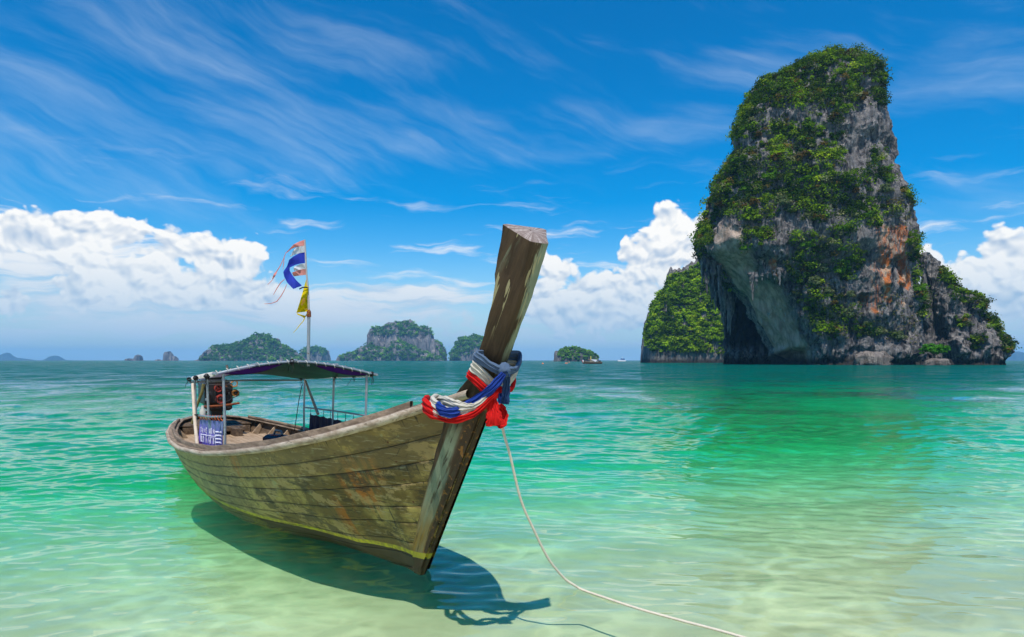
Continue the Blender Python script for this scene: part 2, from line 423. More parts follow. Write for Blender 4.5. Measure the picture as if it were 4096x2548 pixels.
def rock_mat(name, dark=(0.035, 0.033, 0.036), mid=(0.20, 0.185, 0.175), pale=(0.48, 0.42, 0.36), sc=1.0, tide=True):
    m, g = new_mat(name)
    geo = g.n("ShaderNodeNewGeometry").outputs["Position"]
    p = g.vm("SCALE", geo, scale=sc)
    n1 = g.noise(g.vscale(p, (0.45, 0.45, 0.05)), 1.0, 6, 0.65, 0.4)
    n2 = g.noise(p, 0.16, 5, 0.6)
    n3 = g.noise(g.vscale(p, (1.3, 1.3, 0.35)), 1.0, 5, 0.7)
    c = g.mix(g.ss(n1, 0.36, 0.60), dark, mid)
    c = g.mix(g.m("MULTIPLY", g.ss(n3, 0.46, 0.70), g.ss(n2, 0.38, 0.6)), c, pale)
    c = g.mix(g.ss(g.noise(g.vscale(p, (0.8, 0.8, 0.06)), 1.7, 3, 0.6), 0.60, 0.72, 0, 0.7), c, dark)
    at = g.n("ShaderNodeVertexColor", layer_name="stain")
    sr, sg, sb = g.sep(at.outputs[0])
    # r: iron stain, g: smooth brown wall, b: cave and overhang shade painted near black
    c = g.mix(g.m("MULTIPLY", sg, 0.85), c, g.mix(g.ss(g.noise(g.vscale(p, (0.5, 0.5, 0.1)), 1.0, 5, 0.6), 0.35, 0.68), (0.34, 0.235, 0.165), (0.70, 0.52, 0.39)))
    c = g.mix(g.m("MULTIPLY", g.m("MULTIPLY", sg, 0.6), g.ss(g.noise(g.vscale(p, (0.9, 0.9, 0.03)), 1.0, 4, 0.6), 0.62, 0.70)), c, (0.38, 0.46, 0.50))
    io = g.mix(g.ss(g.noise(g.vscale(p, (0.5, 0.5, 0.25)), 1.0, 3), 0.42, 0.56), (0.50, 0.34, 0.22), (0.56, 0.16, 0.035))
    c = g.mix(g.m("MULTIPLY", sr, g.ss(g.m("ADD", g.noise(g.vscale(p, (1.7, 1.7, 0.16)), 1.0, 5, 0.7), g.m("MULTIPLY", sr, 0.2)), 0.56, 0.68)), c, io)
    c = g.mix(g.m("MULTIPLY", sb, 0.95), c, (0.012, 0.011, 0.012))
    if tide:
        z = g.sep(geo)[2]
        c = g.mix(g.m("MULTIPLY", g.ss(g.m("ADD", z, g.m("MULTIPLY", n3, 3.0)), 5.4, 2.6), 0.85), c, (0.02, 0.018, 0.014))
    h = g.m("ADD", g.m("MULTIPLY", n3, 1.0), g.m("MULTIPLY", g.noise(p, 2.2, 5, 0.65), 0.5))
    nb = g.n("ShaderNodeBump", {"Height": h, "Strength": 0.8, "Distance": 1.3 / sc}).outputs[0]
    outm(g, principled(g, c, 0.92, nb, 0.15).outputs[0])
    return m
def leaf_mat(name):
    m, g = new_mat(name)
    at = g.n("ShaderNodeVertexColor", layer_name="tint").outputs[0]
    di = g.n("ShaderNodeBsdfDiffuse", {"Color": at, "Roughness": 0.5})
    tl = g.n("ShaderNodeBsdfTranslucent", {"Color": g.mix(1.0, at, (1.0, 1.25, 0.5), "MULTIPLY")})
    outm(g, g.n("ShaderNodeMixShader", {0: 0.30, 1: di.outputs[0], 2: tl.outputs[0]}).outputs[0])
    return m
ROCK = rock_mat("karst_limestone")
LEAF = leaf_mat("leaves")
GREENS = np.array([(0.040, 0.078, 0.006), (0.085, 0.150, 0.008), (0.145, 0.24, 0.010), (0.22, 0.33, 0.012), (0.33, 0.42, 0.02),
                   (0.19, 0.125, 0.022), (0.25, 0.26, 0.11), (0.065, 0.085, 0.02)])
def leaves(centers, radii, per, size, cidx, rs, flat=0.8, palette=None, lump=0.35):
    """leaf-sized quads spread through lumpy crowns"""
    pal = GREENS if palette is None else palette
    K = len(centers); N = K * per
    dirs = rs.normal(size=(N, 3)); dirs /= np.linalg.norm(dirs, axis=1)[:, None]
    dirs[:, 2] = np.where(dirs[:, 2] < -0.35, -dirs[:, 2], dirs[:, 2])
    ci = np.repeat(np.arange(K), per)
    rad = radii[ci] * (0.45 + 0.55 * rs.rand(N) ** 0.5) * (1 + lump * perlin(dirs * 2.3 + ci[:, None] * 3.7) * 2)
    P = centers[ci] + dirs * rad[:, None] * np.array([1, 1, flat])
    nrm = dirs + rs.normal(size=(N, 3)) * 0.55 + np.array([0, 0, 0.35])
    nrm /= np.linalg.norm(nrm, axis=1)[:, None]
    t = np.cross(nrm, rs.normal(size=(N, 3))); t /= np.linalg.norm(t, axis=1)[:, None] + 1e-9
    b = np.cross(nrm, t)
    s = size * (0.6 + 0.8 * rs.rand(N))[:, None]
    a = 0.55 + 0.35 * rs.rand(N)[:, None]
    V = np.stack([P - t * s, P - b * s * a, P + t * s, P + b * s * a], 1).reshape(-1, 3)
    c = pal[cidx[ci]] * (0.88 + 0.24 * rs.rand(N))[:, None] * (0.65 + 0.7 * rs.rand(K)[ci])[:, None]
    return V, np.arange(N * 4).reshape(-1, 4), np.repeat(c, 4, 0)
def leaf_object(name, parent, parts, **kw):
    V = np.concatenate([p[0] for p in parts]); C = np.concatenate([p[2] for p in parts])
    off = 0; Q = []
    for p in parts: Q.append(p[1] + off); off += len(p[0])
    me = mesh_np(name, V, np.concatenate(Q), smooth=False)
    add_col(me, "tint", C)
    return link(name, me, LEAF, parent, **kw)

def tower(sil, conv, Yc, ratio, nth, nz, n=2.5, shrink=0.0, th_bias=0.0, carve=None, amp=(3.4, 1.4, 1.1, 0.45), smooth_mask=None, seed=0.0, foot=-3.0, rface=0.0):
    """a rock stack from its left and right outlines: rows (y, left, right)"""
    pts = [(conv(l, y)[0], conv(r, y)[0], conv(0, y)[1]) for (y, l, r) in sil]
    zs = np.array([(HY - p[2]) / F * Yc + CAM_H for p in pts]); Ls = np.array([(p[0] - 512) / F * Yc for p in pts]); Rs = np.array([(p[1] - 512) / F * (Yc - rface) for p in pts])
    o = np.argsort(zs); zs, Ls, Rs = zs[o], Ls[o], Rs[o]
    ztop = zs[-1]
    z = np.concatenate([[foot], np.linspace(0, ztop, nz - 1)])
    L = np.interp(z, zs, Ls) + shrink; R = np.interp(z, zs, Rs) - shrink
    k = np.exp(-0.5 * (np.arange(-6, 7) / 2.5) ** 2); k /= k.sum()
    L = np.convolve(np.pad(L, 6, mode="edge"), k, "valid"); R = np.convolve(np.pad(R, 6, mode="edge"), k, "valid")
    cx, hw = (L + R) / 2, np.maximum((R - L) / 2, 0.4)
    # more columns on the face towards the bay
    th = np.concatenate([np.linspace(-0.25, math.pi + 0.25, int(nth * 0.82)), np.linspace(math.pi + 0.3, 2 * math.pi - 0.3, int(nth * 0.18))])
    c, s = np.cos(th), np.sin(th)
    cc = np.sign(c) * np.abs(c) ** (2 / n); ssn = np.sign(s) * np.abs(s) ** (2 / n)
    Xg = cx[:, None] + hw[:, None] * cc[None, :]
    dep = hw * ratio; dep = np.convolve(np.pad(dep, 20, mode="edge"), np.ones(41) / 41, "valid"); dep = np.minimum(dep, hw * ratio * 1.6 + 2)
    Yg = Yc - dep[:, None] * ssn[None, :]
    Zg = z[:, None] * np.ones_like(th)[None, :]
    nx = cc[None, :] / 1.0 + 0 * Xg; ny = -ssn[None, :] / ratio + 0 * Xg
    ln = np.sqrt(nx ** 2 + ny ** 2) + 1e-6; nx /= ln; ny /= ln
    P = np.stack([Xg, Yg, Zg], -1) + seed
    px = 512 + F * Xg / Yg; py = HY - F * (Zg - CAM_H) / Yg
    sm = samp(smooth_mask, px, py) if smooth_mask is not None else 0.0
    rough = 1 - 0.85 * sm
    wv = fbm(P / 30, 2)[..., None] * 0.6
    d = amp[0] * fbm(P / 19, 3)
    d = d + amp[1] * rough * ridged(P * np.array([1 / 5.5, 1 / 5.5, 1 / 34]) + wv, 3)
    d = d + amp[2] * rough * fbm(P * np.array([1 / 5, 1 / 5, 1 / 7]), 3, 0.6)
    d = d + amp[3] * rough * ridged(P * np.array([1 / 1.6, 1 / 1.6, 1 / 3.5]), 2)
    # undercut ledges
    d = d + 1.1 * rough * np.clip(np.sin(Zg / 3.7 + 2.5 * fbm(P / 11, 2)), -1, 0.35)
    notch = np.exp(-((Zg - 1.0) / 2.0) ** 2); d = d - 2.2 * notch
    if carve is not None:
        for (mk, depth) in carve: d = d - depth * samp(mk, px, py)
    d = d - np.mean(d[:, : int(nth * 0.8)]) - 0.5
    edgef = np.clip(hw / 6, 0.15, 1)[:, None]
    d = d * edgef
    Xg = Xg + nx * d; Yg = Yg + ny * d
    Zg = Zg + np.where(z[:, None] > 1, 0.9 * fbm(P / 4.0 + 9, 3), 0) * rough
    V = np.stack([Xg, Yg, Zg], -1)
    nth2 = len(th); Q = grid_quads(nz, nth2, wrap=True)
    V = V.reshape(-1, 3)
    top = V[-nth2:].mean(0) + np.array([0, 0, 0.4])
    V = np.concatenate([V, [top]])
    ti = len(V) - 1; b = (nz - 1) * nth2
    T = np.array([[b + i, b + (i + 1) % nth2, ti, ti] for i in range(0, nth2)])
    return V, Q[:, ::-1], T, (nz, nth2)
def tower_object(name, parent, mat, V, Q, T, stain, **kw):
    tri = T[:, [1, 0, 2]]
    me = bpy.data.meshes.new(name)
    me.vertices.add(len(V)); me.vertices.foreach_set("co", V.astype(np.float32).ravel())
    loops = np.concatenate([Q.ravel(), tri.ravel()]).astype(np.int32)
    me.loops.add(len(loops)); me.loops.foreach_set("vertex_index", loops)
    me.polygons.add(len(Q) + len(tri))
    ls = np.concatenate([np.arange(len(Q)) * 4, len(Q) * 4 + np.arange(len(tri)) * 3]).astype(np.int32)
    lt = np.concatenate([np.full(len(Q), 4), np.full(len(tri), 3)]).astype(np.int32)
    me.polygons.foreach_set("loop_start", ls); me.polygons.foreach_set("loop_total", lt)
    me.polygons.foreach_set("use_smooth", np.ones(len(ls), bool))
    me.update(calc_edges=True)
    add_col(me, "stain", stain)
    return link(name, me, mat, parent, **kw)

# --- the tall karst tower
YT = 288.0
sil = [(92, 930, 1040), (96, 900, 1070), (104, 850, 1098), (116, 815, 1116), (136, 765, 1136), (160, 705, 1148), (205, 620, 1166), (260, 575, 1174), (340, 530, 1182),
       (400, 515, 1205), (470, 490, 1222), (540, 470, 1235), (600, 430, 1248), (700, 392, 1275), (760, 385, 1295), (810, 372, 1305), (870, 352, 1318),
       (940, 345, 1316), (985, 352, 1318), (1020, 395, 1320), (1080, 447, 1322), (1140, 495, 1330), (1230, 556, 1342), (1320, 607, 1350), (1390, 636, 1362),
       (1430, 645, 1362), (1462, 648, 1362), (1480, 648, 1362)]
overhang = [(1, [(425, 830), (520, 860), (560, 960), (590, 1080), (700, 1120), (735, 1230), (790, 1340), (830, 1400), (820, 1460), (640, 1460), (600, 1330), (540, 1220), (480, 1130), (420, 1040), (400, 930)])]
m_over = mask(overhang, C6, 2.5)
m_carve = mask([(1, [(470, 960), (560, 1000), (700, 1110), (735, 1230), (760, 1380), (640, 1440), (600, 1330), (520, 1190), (430, 1040)])], C6, 7)
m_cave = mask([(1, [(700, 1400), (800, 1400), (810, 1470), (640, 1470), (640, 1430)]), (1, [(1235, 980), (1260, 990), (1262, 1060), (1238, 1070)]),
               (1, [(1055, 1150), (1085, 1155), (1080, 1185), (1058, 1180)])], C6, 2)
m_stain = mask([(1, [(1048, 1150), (1092, 1150), (1085, 1205), (1052, 1200)]), (1, [(1145, 975), (1192, 975), (1196, 1185), (1160, 1190)]),
                (1, [(1222, 975), (1270, 965), (1285, 1110), (1270, 1135), (1220, 1100)]), (1, [(1225, 1175), (1262, 1185), (1250, 1215)]),
                (0.9, [(1095, 1205), (1165, 1222), (1155, 1240), (1095, 1230)]), (0.9, [(635, 1000), (680, 975), (694, 1115), (660, 1070)]),
                (0.75, [(1120, 840), (1270, 840), (1262, 985), (1140, 990)]), (0.55, [(1090, 1000), (1150, 980), (1150, 1230), (1100, 1200)])], C6, 1.2)
veg = [(1, [(905, 55), (1060, 58), (1140, 120), (1172, 190), (1182, 290), (1080, 330), (1070, 240), (1000, 330), (960, 380), (950, 440), (985, 480), (960, 600), (1090, 640),
            (1100, 730), (1145, 800), (1130, 865), (1060, 835), (940, 790), (900, 835), (760, 790), (690, 800), (600, 835), (500, 805), (400, 805), (365, 760), (395, 620),
            (435, 540), (490, 520), (480, 430), (515, 330), (555, 225), (690, 145), (830, 90)]),
       (-0.28, [(570, 350), (700, 310), (850, 300), (960, 330), (900, 385), (700, 400), (580, 420)]), (-0.3, [(490, 450), (640, 440), (650, 500), (500, 530)]),
       (-0.08, [(1000, 420), (1085, 430), (1088, 585), (965, 615)]), (-0.1, [(1040, 190), (1110, 180), (1120, 330), (1050, 320)]), (-0.35, [(640, 770), (760, 700), (800, 780), (700, 800)]),
       (0.9, [(1150, 180), (1184, 230), (1178, 300), (1145, 260)]), (1, [(1236, 575), (1276, 598), (1260, 650)]), (1, [(1250, 680), (1306, 700), (1302, 762), (1258, 740)]),
       (0.8, [(1110, 500), (1160, 520), (1150, 600), (1205, 650), (1180, 670), (1080, 640), (1090, 560)]), (0.8, [(1130, 735), (1225, 750), (1180, 830)]),
       (1, [(340, 805), (400, 805), (392, 900), (372, 985), (330, 1005), (322, 920)]), (1, [(525, 855), (650, 855), (655, 920), (560, 925), (550, 990), (525, 985)]),
       (1, [(925, 835), (1012, 835), (1015, 930), (1085, 960), (1085, 995), (1000, 1085), (945, 1065), (925, 930)]), (1, [(712, 1010), (780, 955), (852, 985), (862, 1080), (760, 1105)]),
       (0.8, [(780, 1080), (930, 1110), (960, 1200), (955, 1355), (850, 1335), (800, 1240), (760, 1150)]), (0.7, [(1005, 1300), (1100, 1280), (1145, 1340), (1020, 1345)]),
       (0.8, [(1185, 1335), (1240, 1345), (1220, 1385)]), (0.9, [(1258, 880), (1300, 890), (1312, 1100), (1342, 1130), (1348, 1262), (1308, 1250), (1300, 1100), (1268, 1000)]),
       (0.5, [(715, 875), (920, 875), (920, 970), (740, 945)]), (0.35, [(960, 1140), (1030, 1180), (1020, 1300), (970, 1300)])]
m_veg = mask(veg, C6, 1.6)
V, Q, T, shp = tower(sil, C6, YT, 0.62, 560, 520, shrink=0.2, rface=9, carve=[(m_carve, 3.2), (m_cave, 6.5)], smooth_mask=m_over)
px, py = proj(V)
stain = np.stack([samp(m_stain, px, py), samp(m_over, px, py) * (V[:, 1] < YT), samp(m_cave, px, py) * 0.7], 1)  # last channel paints shade into the cave hollows
TOPSET = 0
TW = empty("karst_tower", (V[:-1, 0].mean(), YT, 0), "tall grey limestone tower shaggy with green shrubs, orange stains on its lower right face", "rock tower")
def under(parent, V): return V - np.array(parent.location)
tower_object("cliff", TW, ROCK, under(TW, V), Q, T, stain)
RV = V.copy()

def root_points(V, Q, n, rs, wfun):
    """random points on the quads, by area and by the weight given at their centres"""
    a, b, c, d = (V[Q[:, i]] for i in range(4))
    ar = np.linalg.norm(np.cross(c - a, d - b), axis=1) / 2
    k = 14 * n + 4000; i = rs.choice(len(Q), k, p=ar / ar.sum()); u, v = rs.rand(k, 1), rs.rand(k, 1)
    P = (a[i] * (1 - u) + b[i] * u) * (1 - v) + (d[i] * (1 - u) + c[i] * u) * v
    w = wfun(P); w = w / w.sum(); return P[rs.choice(k, n, p=w, replace=(w > 0).sum() < n)]
def grow(V, m, n, rs, rmin, rmax, per, size, front=None, weights=None, cols=None, lift=0.3):
    """clumps rooted on the rock where the mask lets them grow"""
    def wf(c):
        px, py = proj(c); w = samp(m, px, py) ** 1.3 * (c[:, 2] > 2.0)
        if front is not None: w = w * (c[:, 1] < front)
        return w * (0.35 + np.clip(1.2 + 2 * fbm(c / 7.0 + 31, 2), 0, 2.5))
    c = root_points(V, Q, n, rs, wf) + rs.normal(size=(n, 3)) * 0.4
    r = rmin + (rmax - rmin) * rs.rand(n) ** 2.2
    c[:, 1] -= r * lift; c[:, 2] += r * 0.2
    big = fbm(c / 16 + 5, 2)
    ci = np.clip((1.6 + big * 2.6 + rs.normal(size=n) * 1.05), 0, 4).astype(int)
    u = rs.rand(n)
    ci = np.where(u < 0.05, 5, np.where(u < 0.10, 6, np.where(u < 0.24, 7, ci)))
    return leaves(c, r, per, size, ci, rs), (c, r, ci)
rs = np.random.RandomState(41)
a1, inf1 = grow(V, m_veg, 2000, rs, 0.9, 3.6, 95, 0.34, front=YT + 4)
a2, _ = grow(V, m_veg, 2600, rs, 0.35, 0.9, 22, 0.26, front=YT + 4)
back = np.where(V[:, 1] > YT + 2, 1.0, 0.0)
ib = rs.choice(len(V), 260, p=back * (V[:, 2] > 30) / (back * (V[:, 2] > 30)).sum())
a3 = leaves(V[ib], 1.5 + 2 * rs.rand(260), 60, 0.5, rs.randint(0, 4, 260), rs)
m_tuft = mask([(0.5, [(740, 900), (960, 900), (1000, 1100), (1000, 1360), (860, 1340), (760, 1150)]), (0.35, [(960, 1150), (1300, 1150), (1320, 1360), (980, 1360)]), (0.4, [(1080, 660), (1290, 700), (1300, 850), (1120, 850)])], C6, 2)
m_sunny = m_tuft
dry = np.array([(0.20, 0.19, 0.07), (0.14, 0.15, 0.05), (0.26, 0.21, 0.12), (0.10, 0.13, 0.03)])
pxv, pyv = proj(V); w = samp(m_tuft, pxv, pyv) * (V[:, 1] < YT); it = rs.choice(len(V), 520, p=w / w.sum())
a4 = leaves(V[it] + [0, -0.2, 0], 0.35 + 0.5 * rs.rand(520), 20, 0.22, rs.randint(0, 4, 520), rs, palette=dry)
leaf_object("foliage", TW, [(v - np.array(TW.location), q, c) for v, q, c in (a1, a2, a3, a4)], kind="stuff", label="dense green shrubs covering the rock tower")

# hanging stone under the overhang, each one a part of the tower
def spike(name, parent, px, py0, py1, Y, w, rs):
    x, _, z0 = W(px, py0, Y); z1 = W(px, py1, Y)[2]
    nr, nc = 12, 8
    t = np.linspace(0, 1, nr)
    rad = w * (1 - t) ** 0.7 * (1 + 0.35 * rs.normal(size=nr)) + 0.04
    th = np.linspace(0, 2 * math.pi, nc, endpoint=False)
    Vx = np.cumsum(rs.normal(size=nr) * 0.08) + 0
    v = np.stack([Vx[:, None] + rad[:, None] * np.cos(th), rad[:, None] * np.sin(th) * 0.9 + 0 * Vx[:, None], (z0 + (z1 - z0) * t)[:, None] - z0 + 0 * th], -1).reshape(-1, 3)
    me = mesh_np(name, v, grid_quads(nr, nc, True)[:, ::-1]); add_col(me, "stain", np.zeros((len(v), 3)))
    o = link(name, me, ROCK, parent)
    o.location = Vector((x, Y, z0)) - parent.location
    return o
rs = np.random.RandomState(9)
for k in range(20):
    x = 346 + k * 4.4 + rs.uniform(-2, 2)
    y0 = np.interp(x, [345, 380, 430], [985, 1010, 1050]); ln_ = rs.uniform(60, 215) * (0.55 + 0.45 * math.sin(k * 1.1) ** 2)
    a = C6(x, y0 - 25); b = C6(x, y0 + ln_)
    spike("stalactite", TW, a[0], a[1], b[1], YT - rs.uniform(-8, 6), rs.uniform(0.7, 1.7), rs)
for (x, y0, y1, w) in ((575, 1050, 1180, 0.9), (590, 1050, 1125, 0.8), (560, 1050, 1100, 0.8), (686, 1030, 1112, 0.8), (668, 1040, 1085, 0.7), (615, 1050, 1090, 0.7), (640, 1045, 1080, 0.8)):
    a = C6(x, y0); b = C6(x, y1)
    spike("stalactite", TW, a[0], a[1], b[1], YT - 24 + (700 - x) * 0.03, w, rs)

# --- dark fluted wall behind the overhang
silw = [(930, 352, 560), (1000, 362, 700), (1060, 372, 760), (1150, 395, 800), (1230, 430, 800), (1300, 448, 800), (1360, 452, 820), (1400, 452, 820), (1440, 440, 830), (1462, 440, 830), (1480, 440, 830)]
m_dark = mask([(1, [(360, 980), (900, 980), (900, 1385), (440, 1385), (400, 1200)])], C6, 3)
V, Q, T, shp = tower(silw, C6, 316, 0.22, 260, 200, n=3.5, amp=(2.5, 3.6, 1.3, 0.6), seed=40)
px, py = proj(V)
st = np.stack([0 * px, 0 * px, samp(m_dark, px, py)], 1)  # shade behind the overhang is painted into the wall colour
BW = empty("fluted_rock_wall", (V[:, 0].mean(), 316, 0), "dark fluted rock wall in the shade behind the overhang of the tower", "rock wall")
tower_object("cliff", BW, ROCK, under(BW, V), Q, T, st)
rs = np.random.RandomState(10)
for k in range(9):
    x = 425 + k * 9 + rs.uniform(-3, 3); a = C6(x, 1060); b = C6(x + 2, rs.uniform(1180, 1370))
    spike("stalactite", BW, a[0], a[1], b[1], 300 + rs.uniform(-4, 4), rs.uniform(0.9, 2.0), rs)

# --- ridged heightfield islands
def hill(out, conv, Yc, D, nx=150, ny=60, p=2.2, q=1.4, amp=1.0, seed=0.0, base=-2.0, jag=0.5):
    P = [conv(*o) for o in out]
    m = Yc / F
    xs = np.array([(a[0] - 512) * m for a in P]); hs = np.array([(HY - a[1]) * m + CAM_H for a in P])
    x = np.linspace(xs.min() - 1.5 * m, xs.max() + 1.5 * m, nx)
    h = np.interp(x, xs, hs, left=0, right=0)
    v = np.linspace(-1, 1, ny); v = np.sign(v) * np.abs(v) ** 0.9
    Xg = x[None, :] + 0 * v[:, None]; Dx = D * (0.55 + 0.45 * np.clip(h / (h.max() + 1e-6), 0, 1))
    Yg = Yc + v[:, None] * Dx[None, :] * m
    prof = np.clip(1 - np.abs(v) ** p, 0, 1) ** (1 / q)
    Zg = h[None, :] * prof[:, None]
    Pn = np.stack([Xg, Yg, Zg], -1) / m + seed
    Zg = Zg * (1 + 0.16 * amp * fbm(Pn / 16, 3)) + m * jag * amp * fbm(Pn / 3.0, 3) * (prof[:, None] > 0)
    # walls bulge and flute
    dd = ridged(Pn * np.array([1 / 5, 1 / 5, 1 / 30]), 2) * m * 1.0 * amp
    Yg = Yg + np.sign(v)[:, None] * dd * (np.abs(v)[:, None] > 0.2)
    Xg = Xg + fbm(Pn / 4 + 7, 2) * m * 0.8 * amp
    Zg = np.where(prof[:, None] <= 0, base, np.maximum(Zg, base))
    return np.stack([Xg, Yg, Zg], -1).reshape(-1, 3), grid_quads(ny, nx)
def island(name, label, cat, outlines, conv, Yc, D, veg_polys, n_cl, seed, mat=None, group=None, pal=None, r=(1.0, 2.4), per=46, leafpx=0.75, vegblur=1.0, stainm=None, colsel=None, **kw):
    rs = np.random.RandomState(seed)
    m = Yc / F
    root = empty(name, (0, 0, 0), label, cat, group)
    first = True; allv = []; allq = []; nv0 = 0
    for (pname, out, dy, ) in outlines:
        V, Q = hill(out, conv, Yc + dy * m, D, seed=seed, **kw)
        if first:
            root.location = (V[:, 0].mean(), Yc, 0); first = False
        me = mesh_np(pname, V - np.array(root.location), Q)
        px, py = proj(V)
        z0 = np.zeros(len(V)); add_col(me, "stain", np.stack([z0 if stainm is None else samp(stainm, px, py), z0, z0], 1))
        link(pname, me, mat or ROCK, root)
        allv.append(V); allq.append(Q + nv0); nv0 += len(V)
    V = np.concatenate(allv)
    if n_cl:
        mk = mask(veg_polys, conv, vegblur)
        def wf(c):
            px, py = proj(c); return samp(mk, px, py) * (c[:, 2] > 0.5 * m) * (c[:, 1] < Yc + 2 * m) * (0.3 + np.clip(1 + fbm(c / m / 6, 2), 0, 2))
        base = root_points(V, np.concatenate(allq), n_cl, rs, wf)
        rr = m * (r[0] + (r[1] - r[0]) * rs.rand(n_cl) ** 1.6)
        c = base + rs.normal(size=(n_cl, 3)) * 0.7 * m; c[:, 2] = np.maximum(c[:, 2], 0.8 * m)
        c[:, 1] -= rr * 0.4
        big = fbm(c / m / 12 + seed, 2)
        ci = np.clip(1.5 + big * 2.4 + rs.normal(size=n_cl) * 0.9, 0, 4).astype(int)
        if colsel is not None: ci = colsel(ci, c, rs)
        parts = [leaves(c, rr, per, m * leafpx, ci, rs, palette=pal)]
        leaf_object("forest", root, [(v - np.array(root.location), q, cc) for v, q, cc in parts], kind="stuff", label="green forest cover of the island")
    return root, V

# green islet left of the tower, behind it
outA = [(92, 1340), (100, 1290), (130, 1190), (175, 1140), (200, 1090), (260, 1050), (300, 1040), (345, 1015), (400, 1000), (480, 1080), (520, 1200), (560, 1400), (570, 1446)]
ISL, _ = island("wooded_islet", "small steep islet under bright green forest, on the left behind the rock tower", "islet",
       [("cliff", outA, 0)], C6, 520, 40, [(1, [(80, 1340), (90, 1270), (125, 1180), (170, 1130), (200, 1080), (300, 1030), (345, 1005), (420, 1000), (600, 1300), (600, 1408), (122, 1408), (100, 1370)])],
       2300, 51, nx=200, ny=70, p=3.5, q=1.5, r=(1.2, 4.2), per=60, leafpx=0.8, pal=GREENS * 1.35, colsel=lambda ci, c, rs: np.clip(ci + (rs.rand(len(ci)) < 0.45), 0, 4))
# jagged crag on the right
silc = [(968, 1340, 1378), (985, 1335, 1394), (1010, 1328, 1408), (1050, 1325, 1432), (1080, 1340, 1445), (1110, 1345, 1470), (1150, 1348, 1505), (1190, 1350, 1560), (1240, 1352, 1610), (1290, 1350, 1665),
        (1330, 1345, 1690), (1370, 1318, 1702), (1410, 1285, 1708), (1440, 1270, 1702), (1465, 1262, 1694), (1480, 1262, 1694)]
m_cc = mask([(1, [(1350, 1280), (1400, 1250), (1440, 1300), (1480, 1400), (1470, 1470), (1350, 1470)]), (0.6, [(1350, 1090), (1380, 1100), (1390, 1230), (1360, 1230)])], C6, 3)
V, Q, T, shp = tower(silc, C6, 281, 0.55, 340, 260, rface=3, shrink=-1.5, n=2.1, amp=(3.2, 2.6, 1.8, 0.6), seed=90, carve=[(m_cc, 3.5)])
px, py = proj(V)
CR = empty("jagged_crag", (V[:, 0].mean(), 281, 0), "jagged grey crag at the right foot of the tower, shrubs along its sloping crest", "crag")
tower_object("cliff", CR, ROCK, under(CR, V), Q, T, np.stack([0 * px, 0 * px, samp(m_cc, px, py) * 0.35], 1))
m_v = mask([(1, [(1393, 1015), (1440, 1045), (1530, 1125), (1592, 1155), (1645, 1225), (1705, 1285), (1742, 1400), (1700, 1425), (1680, 1350), (1620, 1265), (1560, 1215), (1490, 1165), (1425, 1085)]),
            (1, [(1525, 1345), (1612, 1345), (1600, 1398), (1530, 1392)]), (0.6, [(1480, 1250), (1540, 1250), (1540, 1310), (1490, 1310)]), (0.5, [(1440, 1130), (1500, 1150), (1510, 1190), (1450, 1180)])], C6, 1.4)
rs = np.random.RandomState(60)
b1, _ = grow(V, m_v, 260, rs, 0.9, 2.6, 80, 0.34, front=283)
b2, _ = grow(V, m_v, 260, rs, 0.4, 0.9, 22, 0.26, front=283)
leaf_object("foliage", CR, [(v - np.array(CR.location), q, c) for v, q, c in (b1, b2)], kind="stuff", label="green shrubs along the crest of the crag")

# pale boulders at the foot of the rock
def boulder(name, label, px, py0, py1, hwpx, Y, seed, mat, dratio=0.6):
    x, _, z1 = W(px, py0, Y); z0 = -1.5; w = hwpx * Y / F
    u = np.linspace(0, 2 * math.pi, 40, endpoint=False); v = np.linspace(0, math.pi, 22)
    S = np.stack([np.sin(v)[:, None] * np.cos(u), np.sin(v)[:, None] * np.sin(u), np.cos(v)[:, None] + 0 * u], -1)
    S = np.sign(S) * np.abs(S) ** 0.75
    S = S * (1 + 0.22 * fbm(S * 2.2 + seed, 3)[..., None] + 0.05 * ridged(S * 6 + seed, 2)[..., None])
    P = S * np.array([w, w * dratio, (z1 - z0) / 2]) + np.array([0, 0, (z1 + z0) / 2])
    me = mesh_np(name, P.reshape(-1, 3), grid_quads(22, 40, True)[:, ::-1]); add_col(me, "stain", np.zeros((22 * 40, 3)))
    return link(name, me, mat, None, label, "boulder", loc=(x, Y, 0))
PALE = rock_mat("pale_rock", dark=(0.10, 0.08, 0.065), mid=(0.24, 0.20, 0.17), pale=(0.42, 0.36, 0.30), tide=False)
a = C6(1110, 1408); boulder("boulder", "long pale crusted boulder at the waterline under the tower", a[0], a[1], 364, 17.5, 258, 3, PALE, 0.35)
a = C6(1398, 1440); boulder("boulder", "low pale boulder at the waterline below the bright green tree", a[0], a[1], 364, 11.5, 256, 8, PALE, 0.5)

# bright green tree between tower and crag
def limb(pts, r0, r1, nc=6):
    pts = np.array(pts, float); n = len(pts); out = []
    for i, p in enumerate(pts):
        d = pts[min(i + 1, n - 1)] - pts[max(i - 1, 0)]; d /= np.linalg.norm(d) + 1e-9
        a = np.cross(d, [0.13, 0.97, 0.2]); a /= np.linalg.norm(a); b = np.cross(d, a)
        r = r0 + (r1 - r0) * i / (n - 1)
        th = np.linspace(0, 2 * math.pi, nc, endpoint=False)
        out.append(p + r * (np.cos(th)[:, None] * a + np.sin(th)[:, None] * b))
    return np.concatenate(out), grid_quads(n, nc, True)
def joinm(lst):
    V = []; Q = []; o = 0
    for v, q in lst: V.append(v); Q.append(q + o); o += len(v)
    return np.concatenate(V), np.concatenate(Q)
bark, g = new_mat("bark"); outm(g, principled(g, g.mix(g.noise(g.n("ShaderNodeTexCoord").outputs["Object"], 3, 4), (0.07, 0.05, 0.035), (0.18, 0.15, 0.11)), 0.9).outputs[0])
a = C6(1385, 1440); bx, by, bz = W(a[0], a[1], 259)
